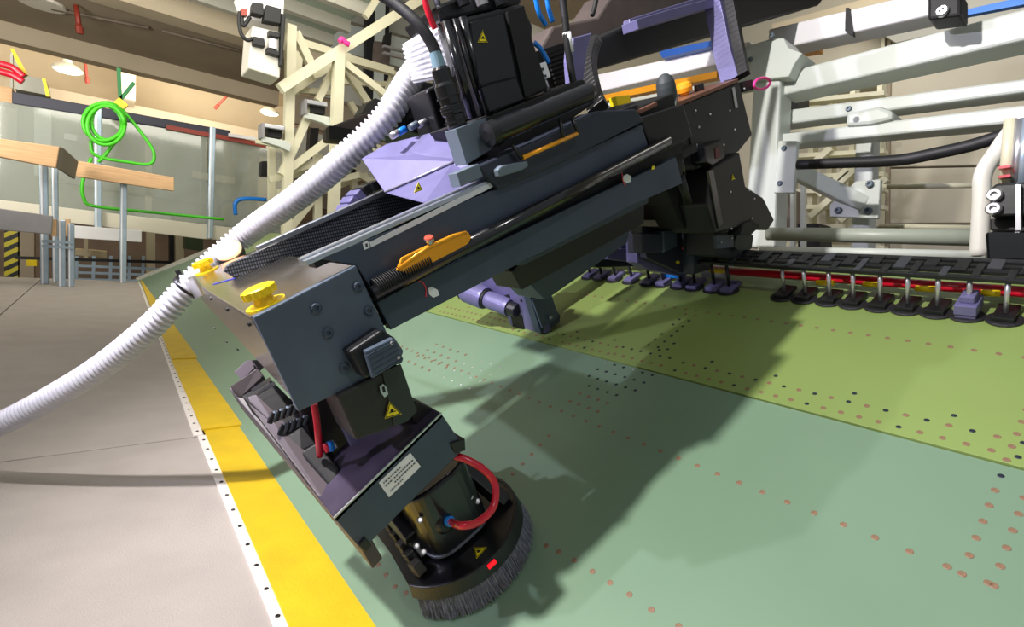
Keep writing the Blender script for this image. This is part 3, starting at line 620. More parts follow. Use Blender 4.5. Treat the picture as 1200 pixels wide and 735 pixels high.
MB().lbox(1.66, 1.72, 1.03, 1.14, -.885, -.855).build('connector_block', SILVER, bev=.003, label='small silver connector block under the track right of the robot foot', cat='block')
MB().lbox(1.63, 1.66, 1.22, 1.30, -.885, -.865).build('blue_connector', BLUE, bev=.003, label='small blue connector under the track', cat='connector')

# ================================================================= ROBOT
B0 = 0.80
rb = thing('robot_bridge', 'black and slate machine beam slanting up over the wing with steel box end', 'machine beam', L(.6, .9, -.30))
# steel box with slate cheek plate
ck = slab('cheek_plate', [(297, 372), (417, 311), (452, 386), (470, 425), (350, 483)], 'b', B0, .014, SLATE, rb, .002)
for x, y in ((370, 361), (384, 390), (419, 336), (432, 364), (403, 431), (466, 421)): bolt(ck, at(x, y, 'b', B0), (0, -1, 0), .0085, .005, SLATE2)
cT = loc_abc(at(297, 372, 'b', B0))[2]; aT = loc_abc(at(297, 372, 'b', B0))[0]
bB = loc_abc(at(229, 322, 'c', cT))[1]
bB = 1.53
aR = loc_abc(at(417, 311, 'b', B0))[0]
MB().lbox(aT - .002, aR + .006, B0 + .014, bB, cT - .006, cT).build('top_plate', STEEL, rb, .0015)
cb0 = loc_abc(at(350, 483, 'b', B0))[2]
MB().hexa([L(aT - .002, B0 + .014, cb0), L(aT - .002, bB, cT - .045), L(aT + .006, bB, cT - .045), L(aT + .006, B0 + .014, cb0)],
          [L(aT - .002, B0 + .014, cT - .006), L(aT - .002, bB, cT - .006), L(aT + .006, bB, cT - .006), L(aT + .006, B0 + .014, cT - .006)]).build('side_plate', STEEL, rb)
for i in range(4):
    for f_, cc in ((.12, .02), ):
        bb = B0 + .06 + i * (bB - B0 - .1) / 3.5
        bolt(rb, L(aT - .002, bb, cT - .02), -UA, .004, .003, BLACK)
for x, y in ((252, 384), (266, 400), (279, 409), (299, 429)): bolt(rb, at(x, y, 'a', aT - .002), -UA, .004, .003, BLACK)
MB().hexa([L(aT + .03, B0 + .02, cT - .16), L(aR, B0 + .02, cT - .16), L(aR, bB, cT - .05), L(aT + .03, bB, cT - .05)], [L(aT + .03, B0 + .02, cT - .008), L(aR, B0 + .02, cT - .008), L(aR, bB, cT - .008), L(aT + .03, bB, cT - .008)]).build('box_core', BLACKM, rb)
def knob(px, py, s):
    p = at(px, py, 'c', cT)
    t = thing('yellow_knob', None, None, (0, 0, 0)); put(t, p, rb)
    MB().lathe(p, NC, [(.03 * s, 0), (.03 * s, .003)], 24).build('base_plate', YEL, t)
    MB().lathe(p + NC * .003, NC, [(.017 * s, 0), (.014 * s, .010), (.015 * s, .016)], 20).build('stem', YEL, t)
    k = MB(); n = 20
    prof = []
    vs = []
    for h, r in ((.016, .021), (.018, .0245), (.028, .0245), (.030, .021)): prof.append((r * s, h))
    k.lathe(p, NC, prof, 24)
    for i in range(12):
        t_ = i * math.pi / 6; d = UA * math.cos(t_) + WB * math.sin(t_)
        k.lathe(p + d * .0225 * s + NC * .0165, NC, [(.004 * s, 0), (.004 * s, .0115)], 8)
    k.build('grip', YEL, t)
knob(312, 357, 1.0); knob(243, 318, .95)
# peach disc
p = at(272, 301, 'c', cT)
pd = thing('round_sensor', 'peach disc face on a black drum', None, (0, 0, 0)); put(pd, p, rb)
dv = (EYE - p).normalized(); ax = (NC * .78 - UA * .15 - WB * .6).normalized()
MB().lathe(p - ax * .012 + NC * .006, ax, [(.034, 0), (.037, .008), (.037, .026), (.034, .028)], 28).build('drum', BLACK, pd)
MB().lathe(p + ax * .016 + NC * .006, ax, [(.036, 0), (.036, .005), (.030, .008)], 28).build('disc_face', PEACH, pd)
# blue marking line on top plate
MB().bar(at(250, 333, 'c', cT + .0008), at(275, 326, 'c', cT + .0008), .005, .001, NC).build('blue_label', mat('blue_ink', (40, 60, 190), .5), rb)

# front face of the beam
def bpl(name, l, b, d, m, bev=.002, **k): return slab(name, l, 'b', b, d, m, rb, bev, **k)
bpl('upper_face_plate', [(372, 303), (600, 214), (752, 146), (764, 184), (436, 340), (417, 311)], .812, .02, SLATE2)
bpl('groove_back', [(417, 311), (436, 330), (800, 150), (800, 205), (458, 386)], .84, .02, BLACKM)
bpl('lower_face_plate', [(440, 352), (792, 184), (800, 215), (742, 240), (458, 387)], .818, .02, SLATE2)
rod('guide_tube', at(437, 346, 'b', .798), at(782, 166, 'b', .798), .0145, GLOSSB, rb, 20)
bd = MB()
for i in range(26): 
    q0 = at(440 + i * 2.4, 338 - i * 1.25, 'b', .798); bd.lathe(q0, UA, [(.0165, 0), (.0165, .0018)], 16)
bd.build('ribbed_sleeve', BLACKM, rb, kind='stuff')
# rail on top with ruler tape
cr = -.137
MB().lbox(.20, 1.04, .812, .826, cr - .008, cr).build('linear_rail', RAILM, rb, .001)
MB().lbox(.20, 1.04, .832, .846, cr - .010, cr + .003).build('linear_rail', RAILM, rb, .001)
MB().lbox(.215, 1.05, .826, .86, cr - .02, cr - .006).build('rail_bed', BLACK, rb)
tape = bpl('ruler_tape', [(433, 284), (604, 199), (606, 205), (435, 290)], .8105, .001, mat('tape_white', (205, 208, 214), .5), 0, label='pale measuring tape strip')
bpl('tape_end_label', [(425, 285), (431, 282), (434, 290), (427, 293)], .8105, .001, WHITE, 0)
bpl('tape_end_mark', [(428, 286), (430.5, 285), (431.5, 289), (429, 290)], .8095, .001, INK, 0)
for l in ([(502, 338), (506, 336), (513, 340), (515, 346), (508, 349), (503, 345)], [(731, 206), (735, 204), (740, 207), (739, 213), (734, 215), (730, 211)]):
    bpl('white_emblem', l, .8165, .001, WHITE, 0)
for P in ([(490, 329), (495, 331), (499, 338), (499, 348)], [(727, 198), (729, 204), (730, 212), (733, 218)]):
    MB().tube(smooth_path([at(x, y, 'b', .817) for x, y in P]), .0013, 6).build('red_arc_mark', mat('red_paint', (220, 70, 90), .5), rb)
bpl('yellow_dot', [(764, 195), (767, 194), (767, 198), (764, 199)], .8165, .001, YSTICK, 0)
# orange ramp cover
og = slab('ramp_cover', [(465, 317), (471, 302), (500, 288), (540, 272), (549, 272), (553, 278), (549, 286), (520, 306), (478, 321)], 'b', .785, .006, ORANGE, rb, .002, label='orange curved cover on the guide tube')
MB().tube([at(466, 315, 'b', .786), at(500, 291, 'b', .786), at(530, 277, 'b', .786), at(546, 273, 'b', .788)], .004, 8).build('rolled_edge', ORANGE, og)
q = at(504, 288, 'b', .79)
kb = MB().lathe(q, (NC * .9 - WB * .4), [(.005, -.01), (.005, .008), (.0075, .009), (.0085, .014), (.0075, .017)], 16).build('cover_pin', SILVER, rb)
MB().lathe(q + (NC * .9 - WB * .4).normalized() * .0165, (NC * .9 - WB * .4), [(.0085, 0), (.007, .002)], 16).build('pin_cap', mat('pin_red', (190, 70, 50), .4), kb)
# rear carbon wall, rim and trough floor
bR = 1.22
bpl('carbon_wall', [(262, 318), (268, 310), (305, 294), (450, 229), (560, 182), (620, 150), (620, 260), (372, 330), (300, 340)], bR, .02, CARBON, .002)
MB().bar(at(300, 292, 'b', bR - .005), at(460, 221, 'b', bR - .005), .014, .012, NC).build('wall_rim', RAILM, rb, .002)
a0 = loc_abc(at(372, 303, 'b', .82))[0]
MB().lbox(.20, 1.3, .84, bR, -.30, -.28).build('trough_floor', BLACKM, rb)
MB().lbox(1.02, 1.25, .85, 1.1, -.30, -.13).build('beam_core', BLACKM, rb, .004)
# underbeam rails on the far side
def rpl(name, l, b, d, m, bev=.003, par=None, **k): return slab(name, l, 'b', b, d, m, par or rb, bev, **k)
rpl('under_beam', [(598, 300), (612, 312), (760, 238), (760, 190), (620, 250)], .86, .10, SLATE2)
rpl('under_beam', [(600, 318), (612, 340), (755, 262), (755, 225), (620, 295)], .90, .10, BLACK)
rpl('under_beam', [(618, 330), (640, 352), (735, 285), (745, 240), (640, 300)], 1.0, .12, SLATE2)

# leg unit under the beam with lavender-lit cheek
lu = thing('leg_unit', 'lavender-lit black leg unit with roller sensor hanging under the beam', 'leg unit', L(1.1, 1.42, -.88))
slab('cheek', [(561, 322), (590, 309), (606, 303), (614, 326), (622, 332), (640, 391), (628, 389), (600, 384), (590, 362), (566, 352)], 'a', 1.10, .03, LAVLIT, lu, .003)
slab('notch', [(598, 370), (611, 370), (615, 389), (602, 388)], 'a', 1.096, .02, BLACKM, lu, .002)
slab('slot', [(590, 347), (596, 345), (600, 362), (595, 366)], 'a', 1.096, .02, BLACKM, lu, .002)
for x, y in ((611, 352), (630, 380)): bolt(lu, at(x, y, 'a', 1.10), -UA, .006, .004, BLACK)
rpl('front_body', [(612, 318), (624, 322), (640, 345), (657, 370), (656, 378), (634, 391), (620, 345)], 1.50, .04, SLATE2, .003, lu)
rpl('front_body', [(606, 326), (620, 328), (700, 285), (742, 262), (738, 250), (600, 300)], 1.54, .14, BLACK, .004, lu)
rpl('front_panel', [(624, 352), (645, 341), (655, 371), (636, 385)], 1.49, .01, SLATE, .002, lu)
for x, y in ((637, 344), (645, 372), (603, 304), (623, 316)): bolt(lu, at(x, y, 'b', 1.485), (0, -1, 0), .008, .006, SILVER)
rpl('vertical_bar', [(618, 292), (624, 289), (632, 315), (626, 318)], 1.48, .03, GREYB, .003, lu)
p0, p1 = at(606, 364, 'a', 1.085), at(546, 341, 'a', 1.04)
rc = (p1 - p0)
for f0, f1, r, m, nm in ((0, .14, .030, BLACK, 'roller_collar'), (.14, .56, .038, LAVLIT, 'roller_body'), (.56, .60, .042, BLACKM, 'roller_ring'), (.60, 1.0, .050, LAVLIT, 'roller_drum'), (1.0, 1.04, .046, BLACKM, 'roller_cap')):
    MB().lathe(p0 + rc * f0, rc, [(r * .95, 0), (r, rc.length * (f1 - f0) * .1), (r, rc.length * (f1 - f0) * .9), (r * .95, rc.length * (f1 - f0))], 28).build(nm, m, lu)
for i in range(4):
    MB().lathe(p0 + rc * (.04 + i * .045), rc, [(.029, 0), (.029, .003)], 16).build('spring_coil', SILVER, lu)

# ---- carriage on top of the beam
cg = thing('motor_carriage', 'black motor carriage with lavender-lit side plate riding on the beam rail', 'carriage', L(.62, .9, -.13))
def cpl(name, l, b, d, m, bev=.003, par=None, **k): return slab(name, l, 'b', b, d, m, par or cg, bev, **k)
# folded lavender-lit plate: normal leans to -a
def quad(name, l, d, m, par, bev=.001, **k): return MB().prism(l, d).build(name, m, par, bev, **k)
aP = .455
f0, f1 = at(451, 225, 'b', 1.00), at(556, 178, 'b', .90)
up_ = [at(451, 225, 'b', 1.00), at(556, 180, 'b', .86), at(527, 150, 'b', 1.06), at(494, 161, 'b', 1.08), at(453, 169, 'b', 1.13), at(424, 186, 'b', 1.16)]
quad('lavender_lit_plate', [at(451, 226, 'b', 1.14), at(531, 190, 'b', .96), at(548, 194, 'b', .92), at(562, 206, 'b', .88), at(540, 222, 'b', .865), at(497, 238, 'b', .88)], UA * .008 + WB * .008, LAVLIT, cg, 0, label='lower folded face of the lavender-lit side plate')
quad('lavender_lit_plate', [at(451, 225, 'b', 1.14), at(531, 189, 'b', .96), at(548, 193, 'b', .925), at(560, 176, 'b', .95), at(536, 148, 'b', 1.04), at(494, 161, 'b', 1.14), at(453, 169, 'b', 1.22), at(424, 186, 'b', 1.24)], UA * .004 + WB * .01, LAVLIT, cg, 0, label='upper face of the lavender-lit side plate')
MB().tube([at(451, 225, 'b', 1.137), at(531, 189.5, 'b', .957)], .0022, 8).build('fold_highlight', SILVER, cg)  # silver line paints the bright highlight along the fold
c_ = at(490, 220, 'b', .895)
sticker('warning_triangle', cg, at(490, 220, 'b', .88), (at(500, 216, 'b', .865) - at(490, 220, 'b', .865)).normalized(), (at(490, 210, 'b', .865) - at(490, 220, 'b', .865)).normalized(), .017)
cpl('carriage_body', [(550, 156), (566, 140), (600, 135), (602, 200), (566, 212), (556, 196)], .95, .2, BLACK, .004)
cpl('grey_block', [(534, 151), (569, 138), (578, 174), (547, 193)], .83, .04, GREYB, .001)
rod('hub_boss', at(574, 160, 'b', .84), at(588, 154, 'b', .82), .022, BLACKM, cg)
cpl('grey_block', [(535, 203), (561, 192), (566, 207), (540, 219)], .80, .03, GREYB, .001)
cpl('carriage_plate', [(560, 195), (640, 160), (700, 130), (745, 128), (755, 142), (660, 190), (585, 222)], .80, .06, mat('carriage_slate', (36, 42, 54), .4), .003)
cpl('slider_cap', [(583, 199), (588, 194), (618, 188), (620, 195), (612, 200), (585, 208)], .785, .03, GREYB, .003)
cpl('carriage_deck', [(560, 140), (684, 92), (698, 120), (600, 190)], .88, .2, BLACKM, .004)
# cylinder and orange handle
cy0, cy1 = at(577, 156, 'b', .80), at(692, 108, 'b', .80)
cd = cy1 - cy0
MB().lathe(cy0, cd, [(.018, 0), (.0215, .003), (.0215, cd.length * .3), (.020, cd.length * .305), (.020, cd.length * .96), (.017, cd.length)], 28).build('drive_cylinder', GLOSSB, cg)
MB().lathe(cy0 - cd * .06, cd, [(.010, 0), (.023, .004), (.023, cd.length * .08)], 24).build('cylinder_cap', BLACK, cg)
rod('orange_handle', at(612, 185, 'b', .785), at(676, 157, 'b', .785), .0045, ORANGE, cg)
for x, y, x2, y2 in ((600, 170, 612, 186), (656, 140, 660, 162), (670, 138, 678, 157)): rod('handle_bracket', at(x, y, 'b', .79), at(x2, y2, 'b', .785), .004, BLACK, cg)
# motor housing
mh = cpl('motor_housing', [(540, 21), (612, 4), (625, 30), (624, 50), (644, 104), (577, 134), (560, 100)], .88, .16, BLACK, .006)
cpl('housing_panel', [(552, 26), (590, 17), (605, 90), (562, 100)], .874, .006, mat('panel_black', (28, 31, 37), .4), .001, mh)
cpl('housing_panel', [(564, 103), (605, 92), (614, 116), (574, 131)], .874, .006, mat('panel_black', (28, 31, 37)), .001, mh)
cpl('housing_side', [(594, 14), (614, 6), (624, 48), (642, 102), (616, 114)], .872, .008, BLACKM, .001, mh)
sticker('warning_triangle', mh, at(565.5, 44, 'b', .8738), (at(572, 44, 'b', .873) - at(566, 44, 'b', .873)).normalized(), (at(566, 34, 'b', .873) - at(566, 44, 'b', .873)).normalized(), .021)
for i, (x0, y0, x1, y1) in enumerate(((522, 25, 554, 138), (532, 22, 566, 136), (541, 20, 574, 134))):
    rod('housing_column', at(x0, y0, 'b', .885), at(x1, y1, 'b', .885), .0095 if i != 1 else .005, GLOSSB, cg)
cpl('top_connector', [(512, 6), (545, -8), (610, -14), (612, 4), (540, 20), (522, 24)], .90, .14, BLACK, .006)
for x in (545, 566, 588): MB().lathe(at(x, 6, 'b', .885), NC, [(.012, 0), (.012, .02), (.009, .022), (.009, .035)], 14).build('gland', SILVER if x == 566 else BLACK, cg)
# white finned heat sink: faces left
hs = thing('heat_sink', 'bright white finned heat sink', None, (0, 0, 0)); put(hs, at(497, 96, 'b', .97), cg)
hl = [at(471, 52, 'b', 1.02), at(512, 28, 'b', .93), at(531, 70, 'b', .93), at(529, 90, 'b', .94), at(484, 98, 'b', 1.0)]
MB().prism(hl, UA * .03 + WB * .02).build('block', mat('bright_white', (246, 246, 252), .4), hs, .002)
for i in range(8):
    f_ = .12 + i * .11
    s_, e_ = hl[0].lerp(hl[4], f_), hl[1].lerp(hl[3], f_)
    MB().bar(s_ - UA * .001, e_ - UA * .001, .004, .0045, NC).build('fin', mat('bright_white', (246, 246, 252), .4), hs)
# black connector with cable
cn = thing('black_connector', 'ribbed black plug connector in front of the motor housing', 'connector', at(535, 150, 'b', .86))
q0, q1 = at(537, 150, 'b', .86), at(515, 78, 'b', .86); qd = q1 - q0; ql = qd.length
MB().lathe(q0, qd, [(.017, 0), (.019, ql * .05), (.019, ql * .22), (.022, ql * .24), (.022, ql * .38), (.019, ql * .40), (.020, ql * .7), (.017, ql * .75), (.017, ql * .95), (.012, ql)], 24).build('plug_body', GLOSSB, cn)
for f_ in (.1, .28, .33, .5): MB().lathe(q0 + qd * f_, qd, [(.0228, 0), (.0228, .003)], 20).build('plug_ring', BLACK, cn)
MB().lathe(q1 - qd * .05, qd, [(.013, 0), (.011, .03)], 16).build('cable_gland', mat('gland_grey', (120, 150, 165), .4), cn)
hosepipe('black_cable', [q1, at(508, 55, 'b', .86), at(490, 28, 'b', .87), at(465, 6, 'b', .90), at(440, -10, 'b', .93)], .0105, RUBBER, label='black cable curving up from the ribbed plug connector', cat='cable')
hosepipe('red_hose', [at(510, 34, 'b', .92), at(503, 18, 'b', .92), at(498, 0, 'b', .92), at(496, -15, 'b', .92)], .006, RED, label='short red hose rising beside the white heat sink', cat='hose')
rod('cable_bundle', at(520, 28, 'b', .91), at(508, -12, 'b', .91), .006, NAVY, label='dark blue cable right of the short red hose', cat='cable')
for P, lb in (([(643, 74), (634, 58), (626, 50)], 'blue air hose entering the white fitting'), ([(640, 30), (632, 16), (628, 0), (626, -12)], 'left blue air hose above the motor housing'), ([(648, 26), (643, 10), (640, -10)], 'right blue air hose above the motor housing')):
    hosepipe('blue_hose', [at(x, y, 'b', .93) for x, y in P], .0055, BLUE, label=lb, cat='hose')
ft = thing('valve_fitting', 'white valve fitting with dark markings', None, (0, 0, 0)); put(ft, at(640, 108, 'b', .90), cg)
cpl('valve_body', [(627, 76), (640, 72), (646, 90), (632, 96)], .90, .02, WHITE, .002, ft)
for x, y in ((633, 80), (636, 88)): cpl('valve_mark', [(x, y), (x + 4, y - 1), (x + 5, y + 2), (x + 1, y + 3)], .898, .001, INK, 0, ft)
rod('valve_stem', at(637, 94, 'b', .91), at(642, 108, 'b', .91), .007, SILVER, ft)
gcb = thing('grey_cable', 'dark grey cable with white sleeve dropping behind the drive cylinder', 'cable', at(675, 100, 'b', .90))
hosepipe('cable', [at(658, -12, 'b', .90), at(662, 20, 'b', .90), at(666, 60, 'b', .90), at(674, 110, 'b', .90)], .0085, RUBBER, gcb)
rod('sleeve', at(664, 38, 'b', .90), at(668, 62, 'b', .90), .0095, WHITE, gcb)
cpl('lavender_lit_bracket', [(672, 44), (694, 38), (688, 60), (684, 95), (672, 98), (670, 70)], .96, .03, LAVLIT, .003)
fs = MB()
for i in range(9): fs.bar(at(640 + i * 1.5, 62 + i * 5, 'b', 1.15), at(672 + i, 50 + i * 5.5, 'b', 1.15), .006, .006, NC)
fs.build('ribbed_bellows', BLACKM, cg, kind='stuff')
cpl('bellows_frame', [(622, 62), (690, 40), (700, 110), (650, 112)], 1.17, .03, BLACKM, .002)
# drag chain segment behind the carriage
dc = thing('cable_chain', 'lavender-lit black cable drag chain curling behind the carbon wall', 'cable chain', at(410, 245, 'b', 1.3))
for i in range(12):
    t0 = math.pi * (1.0 + i * .062); 
    x, y = 452 + 58 * math.cos(t0 + .05) , 268 + 58 * math.sin(t0 + .05)
    p_ = at(x, y, 'b', 1.28)
    MB().bar(p_, at(452 + 46 * math.cos(t0 + .05), 268 + 46 * math.sin(t0 + .05), 'b', 1.28), .02, .07, WB).build('chain_link', LAVLIT if i < 5 else BLACK, dc, .003)
slab('rear_machine', [(470, 118), (500, 96), (530, 100), (545, 152), (500, 160), (468, 150)], 'b', 1.25, .2, BLACKM, cg, .006)
slab('rear_machine', [(500, 105), (528, 92), (548, 150), (516, 160)], 'b', 1.1, .1, BLACK, cg, .006)
for i, (x, y, m) in enumerate(((458, 160, SILVER), (466, 156, BLUE), (480, 150, GREYB), (490, 147, SILVER))):
    rod('small_fitting', at(x, y, 'b', 1.14), at(x + 9, y - 5, 'b', 1.14), .008, m, cg)

# ---- upper dark arms over the carriage
ar = thing('overhead_girder', 'dark brown overhead arm with lavender-lit strip running up to the right', 'machine arm', at(760, 60, 'b', 1.15))
cpl('brown_girder', [(622, 76), (648, 30), (700, 20), (722, -14), (900, -50), (900, 10), (640, 98), (620, 96)], 1.5, .18, BROWNBM, .01, ar)
cpl('black_girder', [(690, 50), (740, 26), (960, -45), (1000, -45), (960, 6), (800, 52), (696, 82)], 1.3, .15, BLACKM, .01, ar)
cpl('lavender_lit_strip', [(738, 22), (835, -8), (835, 10), (738, 38)], 1.24, .03, LAVLIT, .003, ar)
hosepipe('drooping_wire', [at(700, -8, 'b', 1.28), at(697, 8, 'b', 1.28), at(694, 18, 'b', 1.28)], .008, BLACKM, ar)
ah = thing('arch_bracket', 'black and lavender-lit arch bracket bridging over the black mushroom knob', 'bracket', at(860, 100, 'b', 1.02))
def bow(name, P, w, h, m):
    q = smooth_path([at(x, y, 'b', bb) for x, y, bb in P], 6); o = MB()
    for i in range(len(q) - 1): o.bar(q[i], q[i + 1] + (q[i + 1] - q[i]) * .08, w, h, WB)
    return o.build(name, m, ah, .002)
bow('left_leg', [(694, 48, 1.12), (688, 75, 1.08), (692, 105, 1.02), (701, 128, .95)], .03, .05, BLACK)
bow('right_leg', [(836, 2, 1.1), (842, 30, 1.08), (848, 62, 1.05), (857, 96, 1.0)], .028, .06, LAVLIT)
bow('right_leg_edge', [(846, -8, 1.08), (852, 25, 1.06), (858, 60, 1.03), (864, 92, .98)], .026, .08, BLACKM)
bow('top_bar', [(738, 32, 1.12), (790, 16, 1.12), (836, 4, 1.12)], .028, .06, LAVLIT)

# ---- end head on the right
hd = thing('head_unit', 'tall black head block at the right end of the beam', 'machine head', L(1.4, 1.0, -.8))
def hpl(name, l, b, d, m, bev=.004, par=None, **k): return slab(name, l, 'b', b, d, m, par or hd, bev, **k)
hb = hpl('head_box', [(747, 137), (800, 122), (865, 94), (882, 158), (866, 178), (846, 186), (815, 200), (770, 198), (752, 165)], .93, .2, BLACK, .006)
hpl('head_nose', [(751, 138), (801, 122), (812, 160), (766, 184)], .818, .14, BLACK, .004)
hpl('head_face', [(799, 124), (866, 97), (881, 157), (866, 172), (846, 176), (818, 198)], .925, .006, mat('face_black', (20, 21, 25), .42), .001)
for x, y in ((815, 130), (832, 134), (819, 149), (855, 130), (816, 170), (818, 186), (861, 152), (848, 170), (872, 104)): bolt(hd, at(x, y, 'b', .924), (0, -1, 0), .0035, .003, SILVER)
hpl('relay_box', [(826, 172), (846, 163), (850, 184), (835, 194), (828, 190)], .88, .06, GLOSSB, .003)
hpl('status_window', [(838, 174), (843, 172), (844, 184), (839, 186)], .878, .003, mat('dark_red', (80, 20, 22), .3), 0)
lh = hpl('lower_housing', [(832, 198), (867, 178), (874, 218), (895, 232), (908, 258), (900, 270), (868, 266), (838, 274), (828, 240)], .90, .16, BLACK, .006)
hpl('housing_rib', [(830, 200), (836, 198), (848, 262), (842, 268)], .895, .01, GLOSSB, .002)
hpl('housing_scoop', [(872, 262), (882, 258), (892, 264), (880, 276), (868, 276)], .89, .05, BLACKM, .003)
sticker('warning_triangle', lh, at(859, 208, 'b', .8985), (at(864, 206, 'b', .898) - at(859, 208, 'b', .898)).normalized(), (at(858, 200, 'b', .898) - at(859, 208, 'b', .898)).normalized(), .018)
for x, y in ((856, 225), (878, 223), (884, 233), (881, 256), (857, 268)): bolt(lh, at(x, y, 'b', .898), (0, -1, 0), .0035, .003, SILVER)
for x0, y0, x1, y1, r, m in ((794, 176, 800, 206, .011, GLOSSB), (797, 205, 806, 238, .013, BLACK)): rod('piston', at(x0, y0, 'b', .91), at(x1, y1, 'b', .91), r, m, hd)
hpl('rear_column', [(770, 190), (832, 190), (845, 272), (800, 268), (786, 240)], 1.0, .15, BLACKM, .004)
hpl('swivel_joint', [(838, 268), (870, 264), (884, 276), (882, 292), (860, 304), (838, 300)], .98, .12, mat('swivel', (44, 50, 54), .5), .008)
MB().lathe(at(866, 284, 'b', .96), WB, [(.028, 0), (.03, .004), (.03, .1)], 28).build('swivel_drum', mat('swivel', (44, 50, 54)), hd)
hpl('swivel_plate', [(838, 276), (860, 272), (860, 290), (840, 292)], .95, .01, SLATE2, .002)
for x, y in ((845, 284), (857, 279)): bolt(hd, at(x, y, 'b', .949), (0, -1, 0), .004, .003, SILVER)
hpl('top_trim', [(747, 134), (799, 118), (865, 92), (865, 96), (799, 123), (749, 139)], .92, .12, mat('copper_brown', (130, 90, 74), .4, .4), .001)
MB().lathe(at(783, 118, 'b', .93), NC, [(.022, -.02), (.025, 0), (.027, .012), (.027, .035), (.025, .05), (.02, .062), (.011, .07), (.004, .0725), (0, .073)], 28).build('mushroom_knob', mat('knob_dark', (52, 58, 60), .55), hd)
MB().lathe(at(803, 113, 'b', 1.0), NC, [(.014, -.02), (.014, .01), (.024, .014), (.026, .026), (.022, .038), (.012, .043)], 24).build('orange_knob', mat('orange_plastic', (250, 165, 30), .35), hd)
MB().lathe(at(820, 108, 'b', .98), NC, [(.015, 0), (.015, .022), (.013, .024)], 20).build('black_button', GLOSSB, hd)
rod('small_bolt', at(790, 126, 'b', .91), at(791, 114, 'b', .91), .005, SILVER, hd)
hpl('lock_bracket', [(868, 96), (882, 93), (884, 105), (872, 108)], .93, .02, BLACKM, .002)
hpl('silver_slot', [(858, 103), (861, 102), (865, 126), (862, 127)], .922, .002, SILVER, 0)
# pink loop tag
pt = MB(); q = []
for i in range(25):
    t = i * math.pi / 12; q.append(at(893 + 9.5 * math.cos(t) - .0 * math.sin(t), 98 + 6.5 * math.sin(t) - 1.5 * math.cos(t), 'b', .92))
pt.tube(q, .0045, 10); pt.build('tag_loop', PINK, label='bright pink loop tag on the head beside the white post', cat='tag')
# copper bars on the rail
for l, m in (([(696, 140), (748, 122), (748, 128), (700, 146)], BLACK), ([(746, 130), (770, 119), (771, 124), (750, 134)], mat('copper_brown', (130, 90, 74)))):
    hpl('rail_stop', l, .84, .05, m, .002)
slab('yellow_clip', [(722, 113), (738, 111), (740, 121), (724, 124)], 'b', 1.1, .03, YSTICK, hd, .002)
slab('green_clip', [(702, 122), (708, 121), (709, 126), (703, 127)], 'b', 1.0, .02, mat('clip_green', (20, 160, 110), .4), hd, .001)

# ---- foot unit at wing edge (left of head)
fu = thing('foot_unit', 'black foot unit with lavender-lit edges standing on the track left of the head', 'foot unit', L(1.35, 1.2, -.88))
def upl(name, l, b, d, m, bev=.003, **k): return slab(name, l, 'b', b * .79, d, m, fu, bev, **k)
upl('side_plate', [(745, 262), (812, 258), (812, 318), (802, 324), (760, 316), (747, 308)], 1.50, .05, LAVLIT, .003)
upl('body', [(752, 264), (812, 258), (813, 314), (800, 320), (758, 303)], 1.46, .05, mat('foot_slate', (44, 48, 62), .45), .003)
upl('body_side', [(812, 258), (832, 262), (832, 316), (813, 322)], 1.40, .12, SLATE2, .003)
upl('motor_block', [(751, 273), (776, 274), (776, 296), (752, 297)], 1.40, .06, mat('foot_slate', (44, 48, 62)), .004)
upl('motor_face', [(777, 271), (793, 268), (794, 289), (778, 296)], 1.39, .05, SLATE2, .004)
upl('top_bridge', [(746, 258), (800, 257), (804, 262), (775, 266), (748, 264)], 1.38, .14, mat('dusty_brown', (136, 124, 116), .5), .002)
MB().tube(smooth_path([at(x, y, 'b', 1.152) for x, y in ((799, 291), (808, 298), (810, 308), (806, 317))]), .003, 6).build('red_arc_mark', mat('red_paint', (220, 70, 90)), fu)
upl('yellow_mark', [(792, 307), (795, 305), (797, 308), (794, 310)], 1.455, .002, YSTICK, 0)
upl('step_block', [(712, 291), (748, 292), (748, 308), (712, 304)], 1.66, .06, LAVLIT, .003)
upl('step_block', [(727, 286), (748, 287), (748, 293), (727, 292)], 1.70, .05, LAVLIT, .003)
upl('base_link', [(690, 308), (712, 302), (748, 306), (748, 312), (700, 314)], 1.72, .06, BLACK, .004)
upl('rear_hood', [(760, 225), (800, 215), (812, 256), (750, 258)], 1.60, .1, BLACKM, .004)
rod('axle_tube', at(726, 229, 'b', 1.185), at(766, 230, 'b', 1.185), .024, LAVLIT, fu, 20)
rod('axle_collar', at(763, 230, 'b', 1.185), at(785, 229, 'b', 1.185), .03, BLACKM, fu, 20)
rod('axle_tube', at(772, 215, 'b', 1.225), at(786, 214, 'b', 1.225), .014, LAVLIT, fu, 16)
rod('axle_pin', at(769, 206, 'b', 1.225), at(771, 224, 'b', 1.225), .012, BLACK, fu, 12)
upl('dark_backing', [(735, 240), (760, 236), (760, 300), (738, 296)], 1.8, .03, BLACKM, .002)
bolt(fu, at(781, 234, 'b', 1.145), (0, -1, 0), .007, .004, RED, 'red_button')

